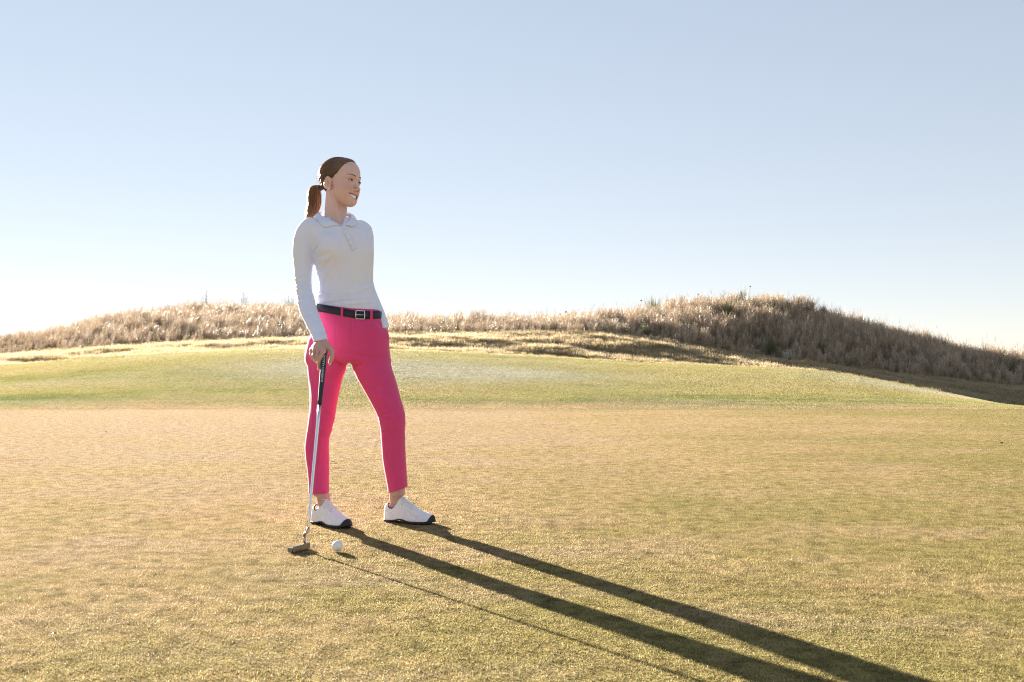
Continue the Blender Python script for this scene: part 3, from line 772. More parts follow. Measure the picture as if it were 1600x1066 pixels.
# shoe frames: heel point on the ground, direction of the toe
def frame(heel_px, dyh, toe_px, dyt):
    h_ = L(heel_px, 819, dyh); t_ = L(toe_px, 819, dyt); d = t_ - h_; d[2] = 0; ln = np.linalg.norm(d); d /= ln; n_ = np.array([-d[1], d[0], 0])
    base = np.array([h_[0], h_[1], 0.004])
    fn = lambda u, v, w: base + d * u + n_ * v + np.array([0, 0, w])
    fn.base, fn.d, fn.n, fn.ln = base, d, n_, ln
    return fn
SR = frame(491.5, .035, 546, -.15); SL = frame(602.5, .085, 679.5, -.025)
feet = feet_fn()
body_core = union((zloft(torso_rows, -.019, n=2.25), .02), (zloft(rarm_rows, -.009), .03), (zloft(larm_rows, -.009), .03), (zloft(pelv_rows, -.012, n=2.2), .03), (zloft(rleg_rows, -.013), .02), (zloft(lleg_rows, -.013), .02))
ankz = L(0, 733)[2]
bgroups = [Group(lambda x, y, z: body_core(x, y, z)), Group(feet, (np.array([-.5, -.4, -.02]), np.array([.6, .4, L(0, 730)[2]])), .012), Group(neck, (np.array([-.4, -.25, L(0, 356)[2]]), np.array([.3, .25, HO[2] + .02])), .012),
           Group(head, hb, .010), Group(hand_r, hrb, .010), Group(hand_l, hlb, .012)]

# ---- materials of the figure
def skin_mat():
    m, n, b = new_mat('skin')
    at = nd(n, 'ShaderNodeAttribute', attribute_name='skin_col')
    tc = n.nodes.new('ShaderNodeTexCoord'); v = noise(n, tc.outputs['Object'], 60, 4, .6)
    c = mix(n, 1.0, at.outputs['Color'], mix(n, v, (.90, .88, .86), (1.08, 1.08, 1.08)), 'MULTIPLY')
    n.links.new(c, b.inputs['Base Color']); b.inputs['Roughness'].default_value = 0.48
    b.inputs['Subsurface Weight'].default_value = 0.18; b.inputs['Subsurface Scale'].default_value = 0.012
    b.inputs['Subsurface Radius'].default_value = (1.0, .35, .2); b.inputs['Specular IOR Level'].default_value = 0.4
    bp = nd(n, 'ShaderNodeBump', Strength=.12, Distance=.001); n.links.new(noise(n, tc.outputs['Object'], 420, 2), bp.inputs['Height']); n.links.new(bp.outputs[0], b.inputs['Normal'])
    return m
def cloth_mat(name, col, trans=0.12, weave=900, rough=.8, sheen=.15, var=.05, wrinkle=(38, .25)):
    m = bpy.data.materials.new(name); m.use_nodes = True; n = m.node_tree; b = n.nodes['Principled BSDF']; out = n.nodes['Material Output']
    tc = n.nodes.new('ShaderNodeTexCoord'); v = noise(n, tc.outputs['Object'], 12, 4, .6)
    c = mix(n, v, tuple(k * (1 - var) for k in col), tuple(min(1, k * (1 + var)) for k in col))
    n.links.new(c, b.inputs['Base Color']); b.inputs['Roughness'].default_value = rough
    b.inputs['Sheen Weight'].default_value = sheen; b.inputs['Specular IOR Level'].default_value = .2
    h_ = math_(n, 'ADD', math_(n, 'MULTIPLY', noise(n, tc.outputs['Object'], weave, 1), .12), math_(n, 'MULTIPLY', noise(n, tc.outputs['Object'], wrinkle[0], 3, .5, .6), wrinkle[1]))
    bp = nd(n, 'ShaderNodeBump', Strength=.5, Distance=.006); n.links.new(h_, bp.inputs['Height']); n.links.new(bp.outputs[0], b.inputs['Normal'])
    t = n.nodes.new('ShaderNodeBsdfTranslucent'); n.links.new(c, t.inputs[0])
    mx = nd(n, 'ShaderNodeMixShader'); mx.inputs[0].default_value = trans
    n.links.new(b.outputs[0], mx.inputs[1]); n.links.new(t.outputs[0], mx.inputs[2]); n.links.new(mx.outputs[0], out.inputs[0]); return m
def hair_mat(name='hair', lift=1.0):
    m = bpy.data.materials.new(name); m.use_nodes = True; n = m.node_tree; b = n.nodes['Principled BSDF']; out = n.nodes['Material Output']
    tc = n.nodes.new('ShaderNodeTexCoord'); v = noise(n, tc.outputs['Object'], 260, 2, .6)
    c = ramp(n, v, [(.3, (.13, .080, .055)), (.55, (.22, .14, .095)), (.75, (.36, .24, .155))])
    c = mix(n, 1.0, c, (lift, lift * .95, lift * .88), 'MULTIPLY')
    n.links.new(c, b.inputs['Base Color']); b.inputs['Roughness'].default_value = .38; b.inputs['Specular IOR Level'].default_value = .6
    t = n.nodes.new('ShaderNodeBsdfTranslucent'); n.links.new(mix(n, .75, c, (.75, .42, .16)), t.inputs[0])
    mx = nd(n, 'ShaderNodeMixShader'); mx.inputs[0].default_value = .42
    n.links.new(b.outputs[0], mx.inputs[1]); n.links.new(t.outputs[0], mx.inputs[2]); n.links.new(mx.outputs[0], out.inputs[0]); return m
M_skin, M_hair, M_pony = skin_mat(), hair_mat(), hair_mat('sunlit_hair', 1.7)  # ponytail copy is lightened, its sunlit glow painted into the colour
M_brow = simple('eyebrow_hair', (.07, .04, .03), .7)
M_shirt = cloth_mat('white_jersey', (.78, .82, 1.0), .08, 1100, .75, .2, .02, (24, .22))
M_pink = cloth_mat('pink_twill', (.71, .065, .235), .10, 800, .8, .25, .05, (22, .22))
M_belt = simple('navy_leather', (.008, .012, .022), .6, bump=(300, .3, .001))
M_metal = simple('polished_steel', (.78, .78, .80), .22, 1.0)
M_steel = simple('brushed_steel', (.21, .205, .20), .34, 1.0)
M_bronze = simple('copper_hosel', (.50, .40, .36), .35, 1.0)
M_grip = simple('dark_rubber', (.012, .022, .030), .6, bump=(600, .4, .001))
M_print = simple('white_print', (.75, .78, .80), .6)
M_leather = simple('white_leather', (.78, .77, .80), .42, bump=(260, .25, .0015), var=.03)
M_sole = simple('navy_rubber', (.009, .009, .014), .6)
M_navy = simple('navy_lining', (.02, .02, .06), .8)
M_lace = simple('white_lace', (.74, .74, .80), .8)
M_eye = simple('eye_white', (.50, .47, .47), .12); M_iris = simple('dark_iris', (.03, .018, .012), .08, spec=.8)
M_teeth = simple('teeth', (.92, .91, .88), .15); M_pearl = simple('pearl', (.85, .80, .74), .15)
M_nail = simple('fingernail', (.80, .62, .58), .25); M_ball = simple('ball_cover', (.80, .81, .82), .28)
M_but = simple('shirt_button', (.70, .71, .76), .3)

person = bpy.data.objects.new('person', None); C.objects.link(person); person.location = ORG
setp(person, 'smiling woman in white long-sleeved polo and hot pink trousers resting a hand on a putter', 'woman')

# body
ax = axis(-.36, .27, .006, [(HO[0] - .10, HO[0] + .115, .0019), (L(478, 550, -.27)[0], L(524, 550, -.27)[0], .0022)])
ay = axis(-.37, .20, .006, [(-.345, -.20, .0022), (HO[1] - .115, HO[1] + .10, .0019)])
az = axis(.01, 1.72, .006, [(HO[2] - .135, HO[2] + .125, .0019), (L(0, 578, -.28)[2], L(0, 530, -.24)[2], .0022)])
V, Fq = surface(bgroups, ax, ay, az)
body = mesh_obj('body', V, Fq, M_skin, person)
hx, hy, hz = hl(*V.T)
base = np.array([.67, .46, .43]); col = np.tile(base, (len(V), 1))
def tint_(mask, c):
    global col
    col = col * (1 - mask[:, None]) + np.array(c) * mask[:, None]
tint_(np.where(V[:, 2] < 1.1, .8, 0.0), (.50, .31, .26))      # tanned hands and ankles
inhead = (hz > -.13) & (hx > .0)
w_ = np.clip(1 - (np.abs(hy) / .0285) ** 2, 0, 1); dm = (hz - um(hy)) / (.0105 * np.sqrt(w_) + .0012)
tint_(np.where(inhead & (hx > .062) & (np.abs(hy) < .0285), np.clip((1.25 - np.abs(dm)) * 4, 0, 1), 0) * .85, (.50, .15, .17))
for s_ in (-1, 1):
    d2 = ((hx - .068) / .035) ** 2 + ((hy - s_ * .045) / .024) ** 2 + ((hz + .036) / .024) ** 2
    tint_(np.where(inhead, np.exp(-d2) * .35, 0), (.58, .24, .20))
    d2 = ((hy - s_ * .033) / .020) ** 2 + ((hz - .006) / .007) ** 2
    tint_(np.where(inhead & (hx > .05), np.exp(-d2) * .3, 0), (.36, .19, .16))
d2 = ((hx - .105) / .015) ** 2 + (hy / .015) ** 2 + ((hz + .042) / .014) ** 2
tint_(np.exp(-d2) * .3, (.55, .24, .21))
ca = body.data.color_attributes.new('skin_col', 'FLOAT_COLOR', 'POINT')
ca.data.foreach_set('color', np.concatenate([col, np.ones((len(V), 1))], 1).astype(np.float32).ravel())

# face details
def on_face(Lr, U, off=.0005):
    lo, hi = .0, .14
    for _ in range(26):
        m_ = (lo + hi) / 2; p = hp(m_, Lr, U); d = float(head(np.array([p[0]]), np.array([p[1]]), np.array([p[2]]))[0])
        if d > 0: hi = m_
        else: lo = m_
    return lo + off
for s_ in (-1, 1):
    eb = MB(); eb.sphere(hp(.0752, s_ * .0325, -.002), (.0127, .0140, .0112), 20, 14, Matrix(HM.tolist()))
    eye = eb.build('eye', M_eye, person)
    ib = MB(); ib.sphere(hp(.0810, s_ * .0320 + .0005, -.0010), (.0080, .0076, .0072), 16, 10, Matrix(HM.tolist())); ib.build('iris', M_iris, eye)
    lb = MB(); pts, rad = [], []
    for t in np.linspace(-1, 1, 11):
        l = t * .0150; U = -.002 + .0047 * math.sqrt(max(0, 1 - t * t)) + .0004 * (t * s_ > .8)
        F = .0755 + .0136 * math.sqrt(max(.04, 1 - (l / .0162) ** 2 - ((U + .002) / .0125) ** 2)) + .0008
        pts.append(hp(F, s_ * .0325 + l, U)); rad.append(.0011 + .0011 * (1 - abs(t)))
    lb.tube(pts, rad, 6); lb.build('eyelashes', M_hair, person)
    bb = MB(); pts, rad = [], []
    for t in np.linspace(0, 1, 9):
        l = s_ * (.015 + .040 * t); U = .0195 + .0075 * math.sin(t * 2.2) - .004 * t
        pts.append(hp(on_face(l, U, .0003), l, U)); rad.append(.0021 * (1 - .65 * t) + .0002)
    bb.tube(pts, rad, 6, flat=1.0); bb.build('eyebrow', M_brow, person)
tb = MB(); vv = []
ls = np.linspace(-.0262, .0262, 25)
for l in ls:
    for U in (-.0072, -.002, .0022, .0072): vv.append(hp(.0884 - 31.0 * l * l - .0010 * abs(U) / .006 + .0003 * math.cos(l * 900), l, um(l) + U))
tb.add(vv, [(i * 4 + j, i * 4 + j + 1, i * 4 + j + 5, i * 4 + j + 4) for i in range(24) for j in range(3)]); tb.build('teeth', M_teeth, person)
for s_ in (-1, 1):
    e_ = MB(); e_.sphere(hp(-.002, s_ * .0790, -.0445), .0032, 12, 8); e_.build('earring', M_pearl, person)

# hair: a fitted cap, combed strands over it and the ponytail
scalp = union((ell((-.012, 0, .032), (.092, .0725, .080)), .02), (ell((.048, 0, .046), (.041, .053, .046)), .03))
HB = np.array([(-.12, -.075), (-.07, -.058), (-.03, -.036), (.006, -.024), (.012, .014), (.028, .036), (.046, .050), (.066, .062), (.080, .067), (.092, .070), (.13, .085)])
def hair_l(F, Lr, U): 
    d = scalp(F, Lr, U)
    wid = np.interp(U, HB[:, 0], HB[:, 1]) + .010 * (1 - np.clip(np.abs(Lr) / .05, 0, 1)) * (U > .05)
    d = d - .0068 * sstep((wid + .002 - F) / .022) - .0006
    return smax(smax(d, F - wid, .003), -(U + .078) - .5 * (F + .05), .006)
hg = [Group(lambda x, y, z: hair_l(*hl(x, y, z)))]
g = .0024
V, Fq = surface(hg, axis(HO[0] - .13, HO[0] + .12, g), axis(HO[1] - .12, HO[1] + .12, g), axis(HO[2] - .1, HO[2] + .13, g))
hair = mesh_obj('hair', V, Fq, M_hair, person)
TIE = np.array([-.1075, 0.0, -.018]); CEN = np.array([-.012, 0, .025])
rs = np.random.default_rng(3)
sb = MB()
def scalp_r(dirs):
    lo, hi = np.full(len(dirs), .03), np.full(len(dirs), .16)
    for _ in range(22):
        m_ = (lo + hi) / 2; p = CEN + dirs * m_[:, None]; d = scalp(*p.T); hi = np.where(d > 0, m_, hi); lo = np.where(d > 0, lo, m_)
    return lo
td = (TIE - CEN) / np.linalg.norm(TIE - CEN)
cnt_ = 0
while cnt_ < 1500:
    d0 = rs.normal(0, 1, 3); d0 /= np.linalg.norm(d0); F, Lr, U = CEN + d0 * scalp_r(d0[None])[0]
    gap_ = np.interp(U, HB[:, 0], HB[:, 1]) + .010 * (1 - min(1, abs(Lr) / .05)) * (U > .05) - F
    if gap_ < -.0035 or U < -.07 or (gap_ > .014 and rs.random() < .75): continue
    om = math.acos(np.clip(d0 @ td, -1, 1))
    if om < .25 or om > 3.06: continue
    ts = np.linspace(0, 1, 14); D = np.array([(math.sin((1 - t) * om) * d0 + math.sin(t * om) * td) / math.sin(om) for t in ts])
    D[:, 2] -= .22 * np.sin(ts * math.pi) * abs(Lr) / .079 * .4; D /= np.linalg.norm(D, axis=1)[:, None]
    rr_ = scalp_r(D) + .0068 + rs.uniform(-.0004, .0012) + np.where(rs.random() < .05, .0015 * np.sin(ts * math.pi), 0) - .0062 * (1 - sstep(ts / .16))
    P = [HO + HM @ (CEN + D[i] * rr_[i]) for i in range(14)]
    sb.tube(P, [.0003 + .0006 * math.sin(math.pi * min(1, t * .9 + .1)) for t in ts], 3, cap=False); cnt_ += 1
st_ = sb.build('hair_strands', M_hair, person); st_['kind'] = 'stuff'
pt = MB(); T0 = HO + HM @ TIE
path = [T0, L(496.0, 291.0, .072), L(491.8, 297, .078), L(491.5, 306, .080), L(491.0, 318, .074), L(487.5, 331, .068), L(482.5, 345, .064)]
def spl(P, t):
    P = np.array(P); q = t * (len(P) - 1); i = min(int(q), len(P) - 2); f = q - i
    a, b, c, d = P[max(i - 1, 0)], P[i], P[i + 1], P[min(i + 2, len(P) - 1)]
    return .5 * (2 * b + (c - a) * f + (2 * a - 5 * b + 4 * c - d) * f * f + (3 * b - a - 3 * c + d) * f ** 3)
for k in range(900):
    a_ = rs.uniform(0, 6.283); q = math.sqrt(rs.random()); end = rs.uniform(.72, 1.0) if rs.random() < .6 else rs.uniform(.9, 1.03)
    wild = 1.0 if rs.random() > .10 else rs.uniform(1.1, 1.5)
    P, rd = [], []
    for t in np.linspace(0, 1, 18):
        tt = min(.9999, t * end); w_ = np.interp(t, [0, .1, .3, .6, .85, 1], [.008, .013, .023, .029, .025, .017]) * wild
        P.append(spl(path, tt) + np.array([math.cos(a_) * w_ * q * 1.0 + .006 * t * math.cos(a_), math.sin(a_) * w_ * q * .9, -.004 * t + .003 * math.sin(t * 9 + k)]))
        rd.append(.0008 * (1 - .75 * t) + .00015)
    pt.tube(P, rd, 3, cap=False)
po = pt.build('ponytail', M_pony, person)
tm = MB(); c0 = spl(path, .03); tdir = Vector(path[1] - path[0]).normalized(); u_ = tdir.orthogonal().normalized(); v_ = tdir.cross(u_)
ring = [Vector(c0) + (u_ * math.cos(a) + v_ * math.sin(a)) * .0115 for a in np.linspace(0, 2 * math.pi, 17)]
tm.tube(ring, .0035, 6, cap=False); tm.build('hair_tie', M_navy, person)
# fine loose hairs catching the sun at the nape and crown
fl = MB()
for k in range(46):
    th, ph = rs.uniform(1.6, 4.4), rs.uniform(-.5, 1.2)
    d0 = np.array([math.cos(th) * math.cos(ph), math.sin(th) * math.cos(ph), math.sin(ph)]); r0 = scalp_r(d0[None])[0] + .006
    p0 = CEN + d0 * r0; dr = d0 * rs.uniform(.1, .6) + np.array([-.5, 0, rs.uniform(-.5, .1)]); ln_ = rs.uniform(.012, .03)
    fl.tube([HO + HM @ (p0 + dr * ln_ * t + np.array([0, 0, -.006]) * t * t) for t in (0, .35, .7, 1)], [.0004, .0004, .0003, .0002], 3, cap=False)
fo = fl.build('loose_hairs', M_hair, person); fo['kind'] = 'stuff'

# fingernails
def nail(p0, p1, r, off):
    b_ = MB(); d = Vector(p1 - p0).normalized(); f = Vector(off).normalized(); f = (f - d * f.dot(d)).normalized(); s2 = d.cross(f)
    b_.sphere(Vector(p1) + f * r * .62 + d * r * .35, (r * .95, r * .72, r * .45), 12, 8, Matrix((d, s2, f)).transposed()); b_.build('fingernail', M_nail, person)
nail(FING[4][2], FING[4][3], .0072, (.45, -.9, .1)); nail(FING[0][2], FING[0][3], .0066, (-.7, -.6, 0))

# shirt
shirt_in = shirt_cut
cuf_r = L(501, 532, -.25); cdir = (L(501.5, 532, -.25) - L(490, 500, -.18)); cdir /= np.linalg.norm(cdir)
shirt_g = [Group(shirt_in)]
g = .0034
V, Fq = surface(shirt_g, axis(-.34, .18, g), axis(-.29, .17, g), axis(.76, 1.45, g), 1)
shirt = mesh_obj('shirt', V, Fq, M_shirt, person)
shirt_f = shirt_fn()
def hit(px, py, fn, off=.0, d0=-.4):
    """first point of a shape seen along the view ray through a photo point"""
    dy = d0
    for _ in range(80):
        p = L(px, py, dy); d = float(fn(np.array([p[0]]), np.array([p[1]]), np.array([p[2]]))[0]) - off
        if d < .0004: break
        dy += max(d * .7, .0003)
    return p
def sheet(name, grid, mat, parent, thick=.002):
    nx, ny = len(grid), len(grid[0]); v = [p for r_ in grid for p in r_]
    o = mesh_obj(name, v, [(i * ny + j, i * ny + j + 1, (i + 1) * ny + j + 1, (i + 1) * ny + j) for i in range(nx - 1) for j in range(ny - 1)], mat, parent)
    md = o.modifiers.new('thickness', 'SOLIDIFY'); md.thickness = thick; md.offset = 0; return o
pl0, pl1 = np.array([537, 357.5]), np.array([553.0, 390.5]); plo = []
pn = np.array([pl1[1] - pl0[1], -(pl1[0] - pl0[0])]); pn = pn / np.linalg.norm(pn)
for t in np.linspace(0, 1, 12):
    c_ = pl0 + (pl1 - pl0) * t + np.array([2.0 * math.sin(t * math.pi), 0]); plo.append([hit(*(c_ + pn * q), shirt_f, .0018) for q in (-3.6, -1.2, 1.2, 3.6)])
sheet('placket', plo, M_shirt, shirt, .0022)
for (bx_p, by_p) in ((540.5, 365.5), (545.8, 375.3), (549.0, 382.5)):
    b_ = MB(); p = hit(bx_p, by_p, shirt_f, .0035); b_.sphere(p, (.0052, .0018, .0052), 14, 8); b_.build('button', M_but, shirt)
Kc = [(533, 353.5, -.09), (523, 349.5, -.075), (509, 341, -.045), (500, 333.5, .005), (515, 328.5, .075), (541, 331.5, .058), (548, 337, .012), (544, 346, -.05), (538, 353.5, -.086)]
Ec = [(507, 355.5, -.10), (500.5, 350.5, -.08), (494, 343.5, -.045), (491.5, 338, .0), (513, 337, .10), (550, 340, .07), (557.5, 344.5, .01), (557, 350.5, -.045), (552.5, 354, -.09)]
Kp, Ep = [L(*k) for k in Kc], [L(*k) for k in Ec]
def push(p, fn, off):
    p = np.array(p)
    for _ in range(6):
        d = float(fn(*[np.array([q]) for q in p])[0])
        if d >= off: break
        h_ = 1e-3; gr = np.array([float(fn(*[np.array([q]) for q in p + h_ * e])[0]) - d for e in np.eye(3)]) / h_
        p = p + gr / max(1e-6, gr @ gr) * (off - d)
    return p
rows = []
for t in np.linspace(0, 1, 49):
    k, e = spl(Kp, min(t, .9999)), spl(Ep, min(t, .9999)); inn = k + np.array([0, 0, -.020])
    out = (e - k) * np.array([1, 1, 0]); out /= max(1e-6, np.linalg.norm(out))
    r_ = [inn, k + np.array([0, 0, -.008])]
    for q in (0, .12, .35, .65, 1): r_.append(k + (e - k) * q + out * .006 * math.sin(math.pi * q) + np.array([0, 0, .004 * math.sin(math.pi * min(1, q * 1.6))]))
    r_ = r_[:2] + [push(p, shirt_f, .0035) for p in r_[2:]]
    rows.append(r_)
sheet('collar', rows, M_shirt, shirt, .0022)
# cuff seam bands
def ringband(name, fn, z_of, ctr, rad, mat, parent, h_=.012, n_=28, off=.001):
    pass

# trousers
tf = ridge([fold((540, 552), (607, 559), .006, -.0024), fold((545, 546), (606, 551), .008, .0012), fold((541, 571), (519, 556), .008, -.0035), fold((543, 574), (575, 566), .010, -.0030), fold((538, 566), (512, 549), .007, .0022), fold((555, 502), (555.5, 538), .003, -.0017), fold((558, 502), (558.5, 536), .003, .0012),
           fold((531, 500), (533, 552), .0035, -.0012), fold((588, 500), (607, 522), .006, -.0025), fold((560, 520), (600, 515), .010, .0012), fold((540, 527), (595, 537), .010, -.0012),
           fold((589, 652), (625, 640), .008, -.0022), fold((591, 660), (622, 660), .008, .0026), fold((593, 669), (628, 676), .007, -.0026), fold((595, 684), (622, 690), .009, .0018), fold((565, 600), (612, 606), .012, -.0016), fold((575, 618), (620, 625), .010, .0016),
           fold((512, 683), (492, 676), .008, -.003), fold((516, 672), (494, 663), .009, .0026), fold((480, 672), (497, 688), .008, -.0026), fold((522, 650), (500, 642), .009, -.0018), fold((484, 600), (497, 650), .012, -.0018), fold((533, 595), (505, 585), .012, -.0016),
           fold((505, 690), (497, 765), .006, .0022), fold((611, 690), (617, 766), .006, .0022), fold((490, 590), (492, 690), .006, .0014), fold((600, 600), (612, 690), .008, .0014), fold((608, 745), (634, 735), .009, -.0016), fold((485, 745), (512, 735), .009, -.0016)])
pel2, rl2, ll2 = zloft(pelv_rows, .003, n=2.2), zloft(rleg_rows), zloft(lleg_rows)
glute = union((ell(L(517, 540, .055), (.082, .075, .088)), .03), (ell(L(570, 542, .065), (.082, .07, .088)), .03))
zh_r = L(0, 770)[2]; h1, h2 = L(606, 769.5, .05), L(637, 761, .03)
def hem_z(x): return np.where(x < L(560, 700)[0], zh_r - .0, np.interp(x, [h1[0], h2[0]], [h1[2], h2[2]]))
pock = cap(L(597, 524, -.004), L(590, 560, -.012), .029, .024)
def trouser_fn(x, y, z):
    low = sstep((L(0, 560)[2] - z) / .08)
    d = smin(pel2(x, y, z), glute(x, y, z), .04)
    lg = smin(rl2(x, y, z), ll2(x, y, z), .010)
    d = smin(d, lg, .022); d = smin(d, pock(x, y, z), .02)
    d = d - tf(x, y, z) * np.clip(.55 - y * 9, 0, 1)
    d = d - .0022 * np.sin(z * 95 + x * 60) * np.exp(-((z - L(0, 672)[2]) / .05) ** 2) * np.clip(.3 + y * 9, 0, 1)
    d = smax(d, z - waist_z(x), .003); return smax(d, hem_z(x) - z, .003)
g = .0033
V, Fq = surface([Group(trouser_fn)], axis(-.29, .26, g), axis(-.15, .18, g), axis(.12, 1.04, g), 1)
trous = mesh_obj('trousers', V, Fq, M_pink, person)

# belt, buckle, loops
pel_b = zloft(pelv_rows, .003, n=2.2)
def belt_ring(off, dz):
    out = []
    for a in np.linspace(0, 2 * math.pi, 96, endpoint=False):
        x, y = math.cos(a) * .14, math.sin(a) * .1
        for _ in range(4):
            z = float(belt_z(x)); cx, cy, aa, bb = (float(q(z)) for q in (pel_b.cx, pel_b.cy, pel_b.a, pel_b.b)); aa += .003 + off; bb += .003 + off
            ca_, sa_ = math.cos(a), math.sin(a); r_ = (abs(ca_) ** 2.2 + abs(sa_) ** 2.2) ** (-1 / 2.2); x, y = cx + aa * ca_ * r_, cy + bb * sa_ * r_
        out.append((x, y, float(belt_z(x)) + dz))
    return out
bm_ = MB(); rings = [belt_ring(o_, z_) for o_, z_ in ((.0005, -.018), (.0048, -.0175), (.0052, 0), (.0048, .0175), (.0005, .018))]
bv = [p for r_ in rings for p in r_]; bm_.add(bv, [(i * 96 + j, i * 96 + (j + 1) % 96, (i + 1) * 96 + (j + 1) % 96, (i + 1) * 96 + j) for i in range(4) for j in range(96)])
belt = bm_.build('belt', M_belt, person)
def belt_pt(px, dz, off):
    R_ = np.array(belt_ring(off, dz)); fr = R_[R_[:, 1] < R_[:, 1].mean() - .01]; fr = fr[np.argsort(fr[:, 0])]
    pxs = 800 + (fr[:, 0] + ORG[0]) / (fr[:, 1] + YP) * FPX
    return np.array([np.interp(px, pxs, fr[:, i]) for i in range(3)])
bl, br = 556.2, 569.6; q_ = []
for (px, dz) in ((bl, -.016), (bl - .3, 0), (bl, .016), (bl + 1.2, .0185), ((bl + br) / 2, .0185), (br - 1.2, .0185), (br, .016), (br + .3, 0), (br, -.016), (br - 1.2, -.0185), ((bl + br) / 2, -.0185), (bl + 1.2, -.0185), (bl, -.016)):
    q_.append(belt_pt(px, dz, .0085))
k_ = MB(); k_.tube(q_, .0021, 8); k_.tube([belt_pt(bl, 0, .0095), belt_pt((bl + br) / 2, 0, .0095), belt_pt(br - 1, 0, .0085)], .0016, 6); k_.build('buckle', M_metal, belt)
k_ = MB()
gk = [[belt_pt(573.2 + q, dz, .0085) for dz in (-.019, 0, .019)] for q in (-1.3, 1.3)]
sheet('belt_keeper', gk, M_belt, belt, .002)
for px in (534.3, 580.2):
    gr = [[belt_pt(px + q, dz, o_) for (dz, o_) in ((-.026, .002), (-.0215, .006), (-.012, .0085), (0, .009), (.012, .0085), (.019, .006), (.0215, .001))] for q in (-1.9, 0, 1.9)]
    sheet('belt_loop', gr, M_pink, trous, .002)

